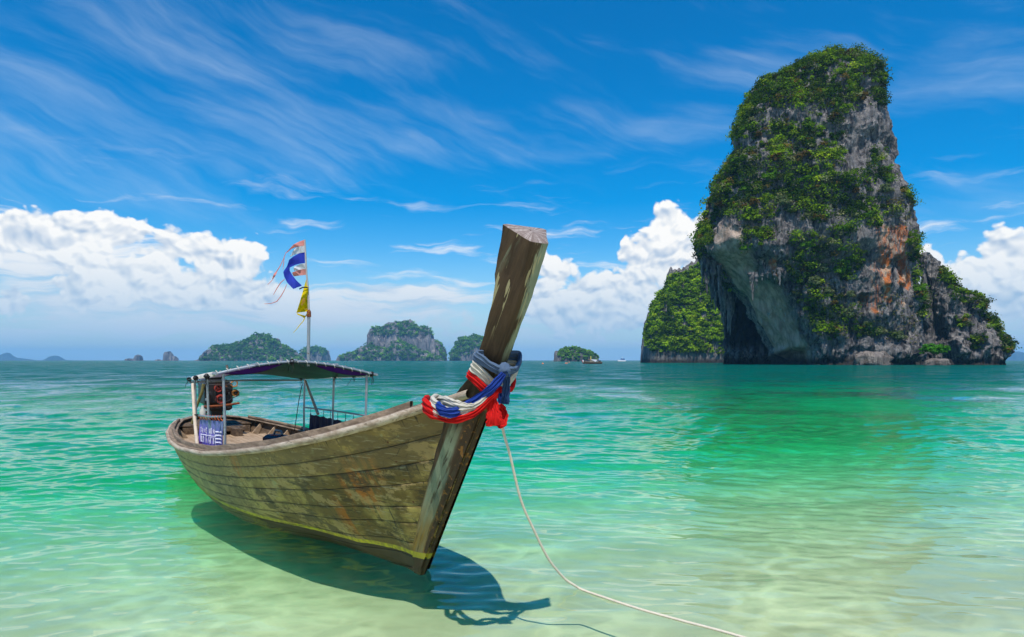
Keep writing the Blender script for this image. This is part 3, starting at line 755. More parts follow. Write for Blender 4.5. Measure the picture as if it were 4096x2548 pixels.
TR = empty("tree", (bx, by, bz - 1.0), "bright green spreading tree between the tower and the jagged crag", "tree")
rs = np.random.RandomState(77)
lim = [limb([(0, 0, 0), (0.3, 0, 1.2), (-0.2, 0, 2.6), (0, 0, 3.4)], 0.35, 0.22)]
cr = []
for k in range(9):
    an = k * 2.4; e = np.array([math.cos(an) * rs.uniform(2, 4.6), math.sin(an) * 1.8, rs.uniform(3.4, 5.6)])
    lim.append(limb([(0, 0, 2.2 + 0.1 * k), e * 0.5 + np.array([0, 0, 1.0]), e], 0.15, 0.05, 5)); cr.append(e)
v, q = joinm(lim); link("trunk", mesh_np("trunk", v, q), bark, TR)
cr = np.array(cr + [(rs.uniform(-4.6, 4.6), rs.uniform(-2, 2), rs.uniform(3.0, 6.3)) for _ in range(26)])
leaf_object("crown", TR, [leaves(cr, 0.8 + 0.8 * rs.rand(len(cr)), 90, 0.28, np.full(len(cr), 0), rs, flat=0.6, palette=np.array([(0.075, 0.24, 0.012)]))])

# shrubs one can tell apart on the bare lower rock
shr = {}
rs = np.random.RandomState(88)
def shrub_mesh(key, pal, rs):
    c = rs.normal(size=(9, 3)) * np.array([0.75, 0.6, 0.5]); c[:, 2] += 0.9
    v, q, cc = leaves(c, 0.55 + 0.4 * rs.rand(9), 60, 0.22, rs.randint(0, len(pal), 9), rs, palette=pal)
    me = mesh_np("crown", v, q, False); add_col(me, "tint", cc); me.materials.append(LEAF)
    vt, qt = joinm([limb([(0, 0.5, -0.6), (0.1, 0.2, 0.2), (e[0], e[1], e[2])], 0.09, 0.03, 5) for e in c[:5]])
    mt = mesh_np("trunk", vt, qt); mt.materials.append(bark)
    return me, mt
kinds = {"brown": (np.array([(0.16, 0.100, 0.020), (0.13, 0.085, 0.02)]), "rust-brown shrub on the tower", "rust-brown shrubs on the tower"),
         "pale": (np.array([(0.24, 0.25, 0.12), (0.18, 0.22, 0.09)]), "pale grey-green shrub on the tower", "pale shrubs on the tower"),
         "lime": (np.array([(0.12, 0.24, 0.015), (0.09, 0.19, 0.012)]), "lime green shrub on the tower", "lime green shrubs on the tower")}
RVp, RVq = proj(RV)
spots = {"brown": [(580, 755), (810, 545), (1035, 700), (600, 450), (935, 375), (1060, 290), (680, 560), (780, 560), (860, 600), (430, 765), (805, 1050), (1000, 90)],
         "pale": [(740, 790), (1000, 1170), (870, 1000), (900, 1150), (1080, 1310), (1160, 700), (990, 1260), (760, 890), (1125, 1340), (1215, 1360), (700, 760), (840, 1120), (880, 1060), (930, 1020)],
         "lime": [(825, 410), (820, 650), (545, 690), (1080, 810), (970, 860), (970, 960), (960, 1060), (1185, 650), (1165, 600), (600, 870), (545, 960), (780, 1000), (820, 940), (890, 1240), (910, 1300), (930, 1330), (640, 640), (500, 560), (1325, 1180), (1322, 1140), (1290, 960)]}
used_lab = {}
for key, (pal, lab, grp) in kinds.items():
    cm, tm = shrub_mesh(key, pal, rs)
    pts = sorted(spots[key], key=lambda q: q[1])
    for (x, y) in pts:
        a = C6(x, y); dist2 = (RVp - a[0]) ** 2 + (RVq - a[1]) ** 2 + np.where(RV[:, 1] > YT, 1e4, 0)
        near = np.argsort(dist2)[:6]; p = RV[near[np.argmin(RV[near, 1])]]
        s = rs.uniform(1.0, 1.9)
        l, r = np.interp(y, [o_[0] for o_ in sil], [o_[1] for o_ in sil]), np.interp(y, [o_[0] for o_ in sil], [o_[2] for o_ in sil])
        u = (x - l) / (r - l)
        where = ("at the summit" if y < 200 else "high up" if y < 480 else "at mid height" if y < 780 else "lower down" if y < 1120 else "low down") + " " + \
                ("near the left edge" if u < 0.2 else "left of the middle" if u < 0.42 else "in the middle" if u < 0.6 else "right of the middle" if u < 0.82 else "near the right edge")
        base = lab + " " + where; k_ = used_lab.get(base, 0); used_lab[base] = k_ + 1
        base = base + ("", ", below first", ", third down", ", fourth down")[min(k_, 3)]
        e = empty("shrub", (p[0], p[1] - 0.4 * s, p[2]), base, "shrub", grp, rz=rs.uniform(-0.6, 0.6)); e.scale = (s, s, s)
        link("crown", cm, None, e); link("trunk", tm, None, e)

# --- islands along the horizon
far_pal = 2.3 * np.array([(0.030, 0.075, 0.018), (0.045, 0.10, 0.018), (0.065, 0.135, 0.02), (0.09, 0.17, 0.02), (0.12, 0.20, 0.03), (0.12, 0.09, 0.02), (0.17, 0.18, 0.09), (0.04, 0.06, 0.02)])
FROCK = rock_mat("far_limestone", dark=(0.05, 0.05, 0.055), mid=(0.20, 0.19, 0.19), pale=(0.50, 0.42, 0.37), sc=0.12, tide=False)
island("hill_island", "dome-shaped green island with a small stone pinnacle at its left end", "island",
       [("hillside", [(135, 259), (150, 252), (175, 240), (200, 205), (215, 175), (240, 173), (310, 182), (345, 165), (385, 145), (425, 135), (440, 125), (490, 119), (520, 128), (545, 128), (560, 155), (600, 180), (640, 205), (690, 240), (705, 259)], 0),
        ("pinnacle", [(184, 240), (186, 205), (190, 199), (196, 205), (198, 240)], -6)], C7, 2400, 26,
       [(1, [(130, 262), (175, 236), (215, 170), (345, 160), (440, 120), (545, 124), (600, 176), (710, 262)]), (-0.2, [(185, 195), (198, 195), (198, 226), (185, 226)]), (-0.3, [(520, 135), (550, 135), (555, 160), (525, 155)])],
       900, 21, mat=FROCK, pal=far_pal, nx=140, ny=40, p=1.8, q=1.1, leafpx=0.5)
island("cliff_island", "small island of pale cliffs with a green cap, right beside the flag pole", "island",
       [("cliff", [(684, 259), (685, 225), (700, 205), (730, 192), (790, 195), (815, 205), (828, 235), (829, 258)], 0)], C7, 3200, 14,
       [(1, [(685, 225), (700, 200), (790, 190), (825, 215), (790, 218), (740, 212), (700, 235)])], 160, 22, mat=FROCK, pal=far_pal, nx=80, ny=30, p=6, q=2, leafpx=0.5)
island("plateau_island", "largest far island, flat-topped cliffs above a forested skirt", "island",
       [("cliff", [(1058, 255), (1060, 175), (1062, 108), (1080, 90), (1120, 88), (1140, 75), (1200, 57), (1260, 57), (1300, 75), (1350, 82), (1385, 100), (1395, 145), (1440, 165), (1460, 210), (1463, 255)], 0),
        ("hillside", [(893, 256), (897, 237), (930, 232), (985, 215), (1000, 197), (1060, 172), (1090, 188), (1140, 200), (1200, 158), (1260, 170), (1330, 200), (1380, 225), (1440, 250), (1450, 256)], -16)], C7, 2500, 26,
       [(1, [(890, 258), (897, 232), (985, 212), (1060, 172), (1100, 196), (1150, 196), (1200, 150), (1260, 165), (1330, 195), (1400, 235), (1450, 256)]), (1, [(1060, 120), (1078, 86), (1140, 72), (1200, 52), (1262, 52), (1352, 80), (1386, 100), (1388, 118), (1340, 112), (1290, 120), (1240, 118), (1210, 140), (1180, 112), (1140, 130), (1090, 108), (1075, 130)]),
        (0.7, [(1398, 140), (1440, 162), (1462, 215), (1462, 250), (1430, 235), (1410, 190)])], 1300, 23, mat=FROCK, pal=far_pal, nx=170, ny=44, p=5, q=2, leafpx=0.5)
island("cliff_island", "steep green and grey island half hidden by the prow, just left of it", "island",
       [("cliff", [(1489, 255), (1495, 222), (1520, 180), (1540, 145), (1580, 135), (1620, 127), (1655, 130), (1700, 150), (1740, 200), (1760, 255)], 0)], C7, 2500, 20,
       [(1, [(1489, 252), (1495, 220), (1540, 140), (1620, 122), (1700, 150), (1740, 200), (1640, 190), (1600, 195), (1590, 230), (1560, 215), (1540, 240)])], 420, 24, mat=FROCK, pal=far_pal, nx=100, ny=36, p=3.5, q=1.6, leafpx=0.5)
island("wooded_islet", "low wooded islet on the horizon behind the anchored boat", "islet",
       [("cliff", [(2050, 254), (2052, 215), (2075, 208), (2090, 200), (2110, 194), (2135, 200), (2150, 195), (2175, 193), (2200, 203), (2215, 215), (2225, 205), (2245, 213), (2262, 222), (2280, 245), (2281, 254)], 0)], C7, 1150, 16,
       [(1, [(2070, 245), (2075, 205), (2110, 190), (2175, 188), (2200, 200), (2262, 217), (2282, 240), (2278, 248), (2220, 244), (2200, 230), (2180, 246), (2100, 248)])], 260, 25, mat=FROCK, pal=far_pal, nx=90, ny=36, p=4, q=1.8, leafpx=0.55, r=(0.9, 1.9))
BLUE = rock_mat("distant_rock", dark=(0.04, 0.05, 0.05), mid=(0.07, 0.09, 0.08), pale=(0.12, 0.13, 0.12), sc=0.05, tide=False)
for (nm, lab, out, Yc, mt) in (
    ("distant_island", "hazy blue island with a peak at the far left edge", [(-160, 262), (-80, 220), (0, 195), (40, 180), (75, 165), (105, 190), (130, 200), (165, 225), (200, 220), (300, 235), (390, 252), (398, 262)], 8600, BLUE),
    ("distant_island", "hazy blue island with a rounded hump, second from the left edge", [(498, 262), (530, 225), (555, 215), (575, 198), (600, 194), (640, 215), (670, 240), (682, 262)], 8600, BLUE),
    ("distant_island", "tiny flat hazy blue island right of the rounded blue one", [(700, 262), (740, 244), (790, 254), (805, 262)], 8600, BLUE),
    ("distant_island", "faint blue hills low on the horizon at the right edge", [(10880, 262), (10910, 165), (10990, 150), (11100, 170), (11400, 160), (11700, 200), (11900, 262)], 8600, BLUE),
    ("sea_stack", "small grey stack with two stubs on its left, far out", [(1443, 259), (1446, 240), (1460, 215), (1475, 190), (1500, 184), (1525, 200), (1538, 259)], 3000, FROCK),
    ("sea_stack", "squat pale stub of rock, outer one of the two beside the grey stack", [(1368, 259), (1370, 230), (1395, 225), (1406, 259)], 3000, FROCK),
    ("sea_stack", "narrow pale stub of rock next to the small grey stack", [(1410, 259), (1413, 232), (1425, 226), (1437, 240), (1440, 259)], 3000, FROCK),
    ("sea_stack", "tiny dark rock between the two far grey stacks", [(1688, 259), (1695, 238), (1712, 236), (1727, 240), (1729, 259)], 3000, FROCK),
    ("sea_stack", "leaning grey stack with a green cap and a lower shoulder, far out", [(1761, 258), (1780, 220), (1777, 180), (1790, 155), (1830, 151), (1860, 180), (1872, 202), (1900, 204), (1915, 225), (1917, 258)], 3000, FROCK)):
    md = 4.0 if nm == "sea_stack" else 12
    V, Q = hill(out, C8, Yc, md, nx=60, ny=24, p=4 if nm == "sea_stack" else 2, q=2 if nm == "sea_stack" else 1.2, seed=len(lab), amp=0.5, jag=0.6)
    c0 = np.array([V[:, 0].mean(), Yc, 0]); me = mesh_np(nm, V - c0, Q); add_col(me, "stain", np.zeros((len(V), 3)))
    link(nm, me, mt, None, lab, "island" if nm == "distant_island" else "rock stack", loc=tuple(c0))

# ------------------------------------------------------------------ haze over the bay
hm = bpy.data.materials.new("haze"); hm.use_nodes = True; g = NG(hm.node_tree)
pv = g.n("ShaderNodeVolumePrincipled", {"Color": (0.25, 0.62, 0.98, 1), "Density": 0.000085, "Anisotropy": 0.0})
outm(g, None, pv.outputs[0])
x0, x1, y0, y1, z0, z1 = -16500, 16500, -80, 14000, -9.0, 215
V = [(x, y, z) for x in (x0, x1) for y in (y0, y1) for z in (z0, z1)]
link("haze", mesh_np("haze", V, [(0, 1, 3, 2), (4, 6, 7, 5), (0, 4, 5, 1), (2, 3, 7, 6), (0, 2, 6, 4), (1, 5, 7, 3)], False), hm, kind="stuff", label="pale blue sea haze over the bay")

# ------------------------------------------------------------------ the longtail boat
# boat frame: x = distance aft of the stem foot, y = towards the near side, z = up from the water
BX, BY = -0.75, 5.85
UX, UY = -0.5570, 0.8305
RZ = math.atan2(UY, UX)
def b2w(s, w, z): return (BX + UX * s - UY * w, BY + UY * s + UX * w, z)
def on_w(px, py, w):
    """boat-frame point on the lengthwise plane y=w seen at a picture position (full-size pixels /4)"""
    r = (px - 512) / F
    x0, y0 = BX - UY * w, BY + UX * w
    s = (r * y0 - x0) / (UX - r * UY)
    return np.array([s, w, CAM_H + (HY - py) / F * (y0 + UY * s)])
def on_s(px, py, s):
    r = (px - 512) / F
    x0, y0 = BX + UX * s, BY + UY * s
    w = (r * y0 - x0) / (-UY - r * UX)
    return np.array([s, w, CAM_H + (HY - py) / F * (y0 + UX * w)])
def smoothf(xs, ys, sg=0.12):
    gx_ = np.linspace(xs[0] - 0.5, xs[-1] + 0.5, 1400); gy_ = np.interp(gx_, xs, ys)
    h = gx_[1] - gx_[0]; kk = np.arange(-int(3 * sg / h) - 1, int(3 * sg / h) + 2); kr = np.exp(-0.5 * (kk * h / sg) ** 2); kr /= kr.sum()
    sm = np.convolve(np.pad(gy_, len(kk) // 2, mode="edge"), kr, "valid")
    return lambda v: np.interp(v, gx_, sm)
zg = smoothf([-1.1, -.95, -.55, -.3, .2, 1.05, 2.5, 4.05, 5.5, 6.5, 7.8, 9.1, 10.1], [1.60, 1.545, 1.42, 1.32, 1.18, 1.0, .78, .60, .51, .50, .52, .56, .62], 0.22)
_wg = smoothf([-1.0, -.85, -.55, -.3, .2, 1.05, 2.5, 4.05, 5.5, 6.5, 7.8, 8.7, 9.3, 9.8, 10.2], [.04, .10, .27, .42, .62, .85, 1.0, 1.07, 1.12, 1.11, .99, .83, .68, .52, .40], 0.16)
def wg(s):
    s = np.asarray(s, float)
    return _wg(s) * np.sqrt(np.clip((10.16 - s) / 0.75, 0, 1))
_ww = smoothf([-.2, 0, .28, .89, 1.7, 2.42, 3.04, 3.9, 5.1, 5.95, 7, 8, 9, 9.6], [.02, .03, .07, .16, .34, .58, .72, .84, .89, .89, .82, .66, .42, .25], 0.15)
KD = 0.05
def kd(s): return KD + 0.36 * np.clip((np.asarray(s, float) - 0.3) / 4.5, 0, 1) ** 1.0
def zk(s):
    s = np.asarray(s, float)
    k = np.where(s < 0.2, -(s) / 0.70, -kd(s))
    k = np.maximum(k, -kd(s))
    return np.where(s > 8.6, -kd(s) + (0.54 + kd(s)) * (np.clip(s - 8.6, 0, 1.56) / 1.56) ** 1.7, k)
def hw(s, z):
    """half width of the hull"""
    s = np.asarray(s, float); z = np.asarray(z, float)
    k, G_, w1 = zk(s), zg(s), wg(s)
    t = np.clip((z - k) / np.maximum(G_ - k, 1e-3), 1e-4, 1.2)
    t0 = np.clip((0 - k) / np.maximum(G_ - k, 1e-3), 0.03, 0.9)
    al = np.log(np.clip(_ww(s) / np.maximum(w1, 0.05), 0.02, 0.97)) / np.log(t0)
    al = np.where(s < 0.3, 1.12 + 0 * s, al); bl = np.clip((s - 0.3) / 0.5, 0, 1)
    al = np.where(s < 0.8, 1.12 * (1 - bl) + al * bl, al)
    al = np.clip(al, 0.16, 1.6)
    al = np.where(s > 8.2, al * (1 - np.clip((s - 8.2) / 1.2, 0, 1)) + 0.5 * np.clip((s - 8.2) / 1.2, 0, 1), al)
    return 0.025 + (w1 - 0.025).clip(0.0) * t ** al
def zline(p, s): return -kd(s) + (zg(s) + kd(s)) * p
def s_start(p):
    lo, hi = -1.1, 0.6
    for _ in range(40):
        m = (lo + hi) / 2
        if zline(p, m) > zk(m): hi = m
        else: lo = m
    return hi
def s_end(p):
    lo, hi = 8.0, 10.155
    for _ in range(40):
        m = (lo + hi) / 2
        if zline(p, m) > zk(m) + 0.003: lo = m
        else: hi = m
    return lo
BOAT = empty("longtail_boat", (BX, BY, 0), "weathered wooden longtail boat floating in the shallows, tall upright prow in front", "boat", rz=RZ)

# --- materials
def objc(g): return g.n("ShaderNodeTexCoord").outputs["Object"]
def wood_hull():
    m, g = new_mat("worn_hull_paint"); o = objc(g); x, y, z = g.sep(o)
    grain = g.noise(g.vscale(o, (1.6, 1.0, 34)), 1.0, 6, 0.72, 0.2)
    blot = g.noise(g.vscale(o, (1.0, 1.0, 1.4)), 1.3, 5, 0.62)
    drip = g.noise(g.vscale(o, (24, 0, 1.1)), 1.0, 4, 0.65)
    c = g.mix(g.ss(blot, 0.42, 0.58), (0.125, 0.085, 0.018), (0.420, 0.320, 0.085))
    c = g.mix(g.m("MULTIPLY", g.ss(g.noise(g.vscale(o, (0.8, 0.8, 1.6)), 1.9, 4, 0.6), 0.54, 0.68), 0.55), c, (0.55, 0.33, 0.02))
    c = g.mix(g.m("MULTIPLY", g.ss(x, 1.0, 6.0), 0.6), c, (0.46, 0.37, 0.18))
    c = g.mix(g.m("MULTIPLY", g.ss(grain, 0.53, 0.64), 0.8), c, (0.028, 0.024, 0.014))
    up = g.ss(g.m("SUBTRACT", z, g.m("MULTIPLY", g.ss(x, 5, -1, 0, 1, smooth=False), 0.62)), 0.15, 0.6)
    c = g.mix(g.m("MULTIPLY", g.m("MULTIPLY", up, g.ss(x, 4.5, 0.5)), g.ss(g.noise(g.vscale(o, (1.3, 1.3, 5)), 1.2, 6, 0.7), 0.38, 0.52)), c, (0.035, 0.030, 0.018))
    c = g.mix(g.m("MULTIPLY", g.ss(drip, 0.55, 0.66), g.m("MULTIPLY", g.ss(x, 5.5, 2.0), g.ss(g.noise(g.vscale(o, (1, 0, 1)), 2.4, 3), 0.46, 0.60))), c, (0.025, 0.022, 0.012))
    pal = g.ss(g.noise(g.vscale(o, (3.0, 3.0, 4.5)), 1.0, 6, 0.7), 0.60, 0.68)
    c = g.mix(g.m("MULTIPLY", pal, 0.6), c, (0.30, 0.36, 0.20))
    # rust running from the fastenings
    rv = g.voro(g.vscale(o, (1.5, 0.0, 1.25)), 1.0, out="Distance", rnd=1.0)
    rz_ = g.noise(g.vscale(o, (11, 0, 1.3)), 1.0, 4, 0.6)
    rust = g.m("MULTIPLY", g.ss(rv, 0.42, 0.15), g.ss(rz_, 0.42, 0.56))
    c = g.mix(g.m("MULTIPLY", rust, 1.0), c, (0.40, 0.13, 0.012))
    sp = g.ss(g.voro(o, 7.0), 0.10, 0.04); c = g.mix(g.m("MULTIPLY", sp, g.ss(g.noise(o, 1.7, 2), 0.5, 0.6)), c, (0.05, 0.02, 0.008))
    # paint worn through to greyer wood in sharp-edged patches, and near-black stains up at the bow
    wp = g.noise(g.vscale(o, (2.2, 1.0, 4.5)), 1.0, 9, 0.72)
    c = g.mix(g.m("MULTIPLY", g.ss(wp, 0.535, 0.555), 0.55), c, (0.44, 0.32, 0.13)); c = g.mix(g.m("MULTIPLY", g.ss(wp, 0.425, 0.405), 0.62), c, (0.060, 0.048, 0.018))
    ds = g.noise(g.vscale(o, (0.9, 0.6, 2.0)), 1.7, 9, 0.70); c = g.mix(g.m("MULTIPLY", g.ss(g.m("ADD", ds, g.ss(x, 3.5, -0.5, -0.06, 0.05)), 0.545, 0.60), 0.75), c, (0.028, 0.023, 0.012))
    # grime and tar working out of the seams, each plank its own tone
    pr_, pg_, _ = g.sep(g.n("ShaderNodeVertexColor", layer_name="plank").outputs[0])
    c = g.mix(g.ss(pg_, 0.0, 1.0, 0.0, 0.35), c, (0.40, 0.26, 0.08)); c = g.mix(g.ss(pg_, 0.75, 1.0, 0.0, 0.35), c, (0.10, 0.095, 0.045))
    sd = g.m("MINIMUM", pr_, g.m("SUBTRACT", 1.0, pr_))
    sg_ = g.noise(g.vscale(o, (3.5, 0, 14)), 1.0, 6, 0.75)
    c = g.mix(g.m("MULTIPLY", g.ss(g.m("ADD", sd, g.m("MULTIPLY", g.m("SUBTRACT", sg_, 0.5), 0.55)), 0.045, 0.0), 0.45), c, (0.030, 0.024, 0.013))
    fd = g.noise(g.vscale(o, (55, 0, 4.0)), 1.0, 2, 0.5)            # short black runs hanging from the seams
    c = g.mix(g.m("MULTIPLY", g.m("MULTIPLY", g.ss(fd, 0.58, 0.64), g.ss(pr_, 0.45, 0.98)), g.ss(g.noise(g.vscale(o, (1, 0, 1.2)), 2.0, 3), 0.47, 0.58)), c, (0.02, 0.018, 0.010))
    cr = g.voro(g.vscale(o, (7, 7, 16)), 1.0, 1.0, 0.5, feature="DISTANCE_TO_EDGE")
    c = g.mix(g.m("MULTIPLY", g.ss(cr, 0.035, 0.0), g.ss(g.noise(o, 2.2, 3), 0.48, 0.62)), c, (0.035, 0.028, 0.015))
    sc_ = g.noise(g.vscale(o, (5, 5, 60)), 1.0, 3, 0.6); c = g.mix(g.m("MULTIPLY", g.ss(sc_, 0.60, 0.68), 0.45), c, (0.46, 0.40, 0.24))
    # nail heads in rows
    nx_ = g.m("ABSOLUTE", g.m("SUBTRACT", g.m("FRACT", g.m("MULTIPLY", x, 3.2)), 0.5)); ny_ = g.m("ABSOLUTE", g.m("SUBTRACT", pr_, 0.12))
    nl = g.m("ADD", g.m("MULTIPLY", nx_, nx_), g.m("MULTIPLY", g.m("MULTIPLY", ny_, ny_), 0.35)); c = g.mix(g.m("MULTIPLY", g.ss(nl, 0.0016, 0.0004), g.ss(g.noise(o, 3.0, 2), 0.42, 0.55)), c, (0.10, 0.03, 0.008))
    # boot top: yellow line over the dark bottom
    zl = g.m("SUBTRACT", z, g.m("SUBTRACT", 0.175, g.m("MULTIPLY", g.m("MAXIMUM", x, 0.0), 0.047)))
    wob = g.m("ADD", zl, g.m("MULTIPLY", g.m("SUBTRACT", g.noise(o, 7, 4), 0.5), 0.022))
    bot = g.ss(wob, 0.006, -0.002)
    c = g.mix(g.m("MULTIPLY", g.ss(wob, -0.040, -0.036), bot), c, g.mix(g.ss(g.noise(o, 20, 4), 0.40, 0.58), (0.58, 0.50, 0.02), (0.36, 0.30, 0.04)))
    c = g.mix(g.ss(wob, -0.036, -0.042), c, g.mix(g.noise(o, 6, 4), (0.028, 0.022, 0.012), (0.085, 0.060, 0.030)))
    h = g.m("ADD", g.m("MULTIPLY", grain, 0.6), g.m("MULTIPLY", g.noise(o, 30, 4, 0.6), 0.3))
    outm(g, principled(g, c, 0.62, bump(g, h, 0.55, 0.008), 0.35).outputs[0]); return m
def wood(name, a, b, dark=(0.05, 0.04, 0.03), ax=(1.0, 14, 14), rough=0.75, darkamt=0.8):
    m, g = new_mat(name); o = objc(g)
    gr = g.noise(g.vscale(o, ax), 1.6, 6, 0.65, 0.5)
    c = g.mix(g.ss(gr, 0.35, 0.65), a, b)
    c = g.mix(g.m("MULTIPLY", g.ss(g.noise(g.vscale(o, ax), 2.6, 4, 0.7), 0.58, 0.70), darkamt), c, dark)
    c = g.mix(g.m("MULTIPLY", g.ss(g.noise(o, 2.2, 4, 0.6), 0.5, 0.72), 0.5), c, dark)
    outm(g, principled(g, c, rough, bump(g, gr, 0.5, 0.006), 0.25).outputs[0]); return m
def prow_mat():
    m, g = new_mat("prow_timber"); o = objc(g); x, y, z = g.sep(o)
    # along-the-grain coordinate follows the rake
    t = g.m("ADD", g.m("MULTIPLY", z, 0.83), g.m("MULTIPLY", x, -0.55)); u = g.m("ADD", g.m("MULTIPLY", x, 0.83), g.m("MULTIPLY", z, 0.55))
    P = g.xyz(g.m("MULTIPLY", u, 16.0), g.m("MULTIPLY", y, 16.0), g.m("MULTIPLY", t, 1.2))
    gr = g.noise(P, 1.0, 6, 0.65, 0.6)
    c = g.mix(g.ss(gr, 0.35, 0.66), (0.022, 0.014, 0.007), (0.068, 0.045, 0.024))
    c = g.mix(g.m("MULTIPLY", g.ss(g.noise(o, 1.8, 4), 0.42, 0.62), 0.5), c, (0.075, 0.045, 0.022))
    # pale green paint left in patches and runs
    st = g.noise(g.xyz(g.m("MULTIPLY", u, 9.0), g.m("MULTIPLY", y, 9.0), g.m("MULTIPLY", t, 0.8)), 1.0, 5, 0.6, 0.4)
    reg = g.noise(g.xyz(g.m("MULTIPLY", u, 2.6), g.m("MULTIPLY", y, 3.0), g.m("MULTIPLY", t, 0.8)), 1.0, 3, 0.5)
    pt = g.m("MULTIPLY", g.ss(st, 0.50, 0.55), g.ss(reg, 0.44, 0.54))
    low = g.m("MULTIPLY", g.m("MULTIPLY", g.ss(z, 1.42, 1.1), g.ss(z, 0.30, 0.80)), g.m("MULTIPLY", g.ss(u, 0.035, 0.07), g.ss(u, 0.24, 0.16))); fs = g.noise(g.xyz(g.m("MULTIPLY", u, 34.0), 0.0, g.m("MULTIPLY", t, 2.0)), 1.0, 5, 0.7, 0.5)
    pt = g.m("MAXIMUM", pt, g.m("MULTIPLY", low, g.m("MULTIPLY", g.ss(st, 0.40, 0.52), g.ss(fs, 0.42, 0.52))))
    ol = g.ss(z, 1.0, 0.55); c = g.mix(ol, c, g.mix(g.ss(fs, 0.44, 0.56), (0.04, 0.032, 0.017), (0.22, 0.175, 0.075)))
    c = g.mix(g.m("MULTIPLY", pt, 0.85), c, g.mix(g.noise(o, 9, 4), (0.13, 0.17, 0.105), (0.30, 0.36, 0.25)))
    dr = g.noise(g.xyz(g.m("MULTIPLY", u, 30.0), g.m("MULTIPLY", y, 42.0), g.m("MULTIPLY", t, 1.2)), 1.0, 2, 0.5, 0.3)
    c = g.mix(g.m("MULTIPLY", g.m("MULTIPLY", g.ss(dr, 0.60, 0.625), g.ss(z, 1.9, 2.2)), 0.8), c, (0.38, 0.34, 0.18))
    c = g.mix(g.m("MULTIPLY", g.ss(z, 0.75, 0.2), g.ss(g.noise(P, 0.5, 4), 0.5, 0.62)), c, (0.26, 0.16, 0.03))
    fe = g.m("MULTIPLY", g.ss(g.m("ADD", u, g.m("MULTIPLY", g.noise(o, 9, 4), 0.03)), 0.055, 0.035), g.ss(z, 1.5, 1.4)); c = g.mix(g.m("MULTIPLY", fe, 0.9), c, g.mix(g.ss(g.noise(o, 22, 4), 0.55, 0.66), (0.040, 0.024, 0.011), (0.22, 0.10, 0.02)))
    zl = g.m("SUBTRACT", z, g.m("SUBTRACT", 0.175, g.m("MULTIPLY", g.m("MAXIMUM", x, 0.0), 0.043)))
    wob = g.m("ADD", zl, g.m("MULTIPLY", g.m("SUBTRACT", g.noise(o, 14, 3), 0.5), 0.02))
    c = g.mix(g.m("MULTIPLY", g.ss(wob, -0.056, -0.05), g.ss(wob, 0.006, -0.002)), c, (0.36, 0.32, 0.03))
    c = g.mix(g.ss(wob, -0.05, -0.056), c, (0.05, 0.036, 0.018))
    h = g.m("ADD", gr, g.m("MULTIPLY", g.noise(o, 40, 3), 0.3))
    outm(g, principled(g, c, 0.7, bump(g, h, 0.7, 0.01), 0.3).outputs[0]); return m
def endgrain():
    m, g = new_mat("sawn_end_grain"); o = objc(g)
    q = g.vm("SUBTRACT", o, (-1.60, 0.0, 2.63)); qx, qy, qz = g.sep(q)
    r = g.vm("LENGTH", q); nd = g.n("ShaderNodeVectorMath", operation="LENGTH"); g.set(nd.inputs[0], q); r = nd.outputs["Value"]
    an = g.m("ARCTAN2", qy, qx)
    rays = g.noise(g.xyz(g.m("MULTIPLY", g.m("COSINE", an), 9.0), g.m("MULTIPLY", g.m("SINE", an), 9.0), g.m("MULTIPLY", r, 2.5)), 1.0, 4, 0.6)
    rings = g.m("SINE", g.m("ADD", g.m("MULTIPLY", r, 210.0), g.m("MULTIPLY", g.noise(o, 9, 3), 9.0)))
    c = g.mix(g.ss(rays, 0.42, 0.62), (0.20, 0.15, 0.13), (0.40, 0.34, 0.31))
    c = g.mix(g.m("MULTIPLY", g.ss(rings, 0.2, 1.0), 0.35), c, (0.16, 0.12, 0.10))
    outm(g, principled(g, c, 0.8, bump(g, rays, 0.5, 0.005), 0.2).outputs[0]); return m
def plain(name, col, rough=0.6, metal=0.0, spec=0.4, var=0.35, sc=12, second=None, thr=(0.5, 0.62)):
    m, g = new_mat(name); o = objc(g); n = g.noise(o, sc, 5, 0.6)
    c = g.mix(n, tuple(v * (1 - var) for v in col), tuple(min(1, v * (1 + var)) for v in col))
    if second: c = g.mix(g.ss(g.noise(o, sc * 0.6, 5, 0.65), *thr), c, second)
    outm(g, principled(g, c, rough, bump(g, n, 0.3, 0.004), spec, metal).outputs[0]); return m
def cloth(name, col, rough=0.85, back=None, trans=0.25, sc=30):
    m, g = new_mat(name); o = objc(g); n = g.noise(o, sc, 4, 0.6)
    c = g.mix(n, tuple(v * 0.7 for v in col), tuple(min(1, v * 1.2) for v in col))
    bs = principled(g, c, rough, bump(g, g.noise(g.vscale(o, (1, 1, 1)), sc * 3, 3), 0.25, 0.004), 0.2)
    tl = g.n("ShaderNodeBsdfTranslucent", {"Color": c})
    outm(g, g.n("ShaderNodeMixShader", {0: trans, 1: bs.outputs[0], 2: tl.outputs[0]}).outputs[0]); return m
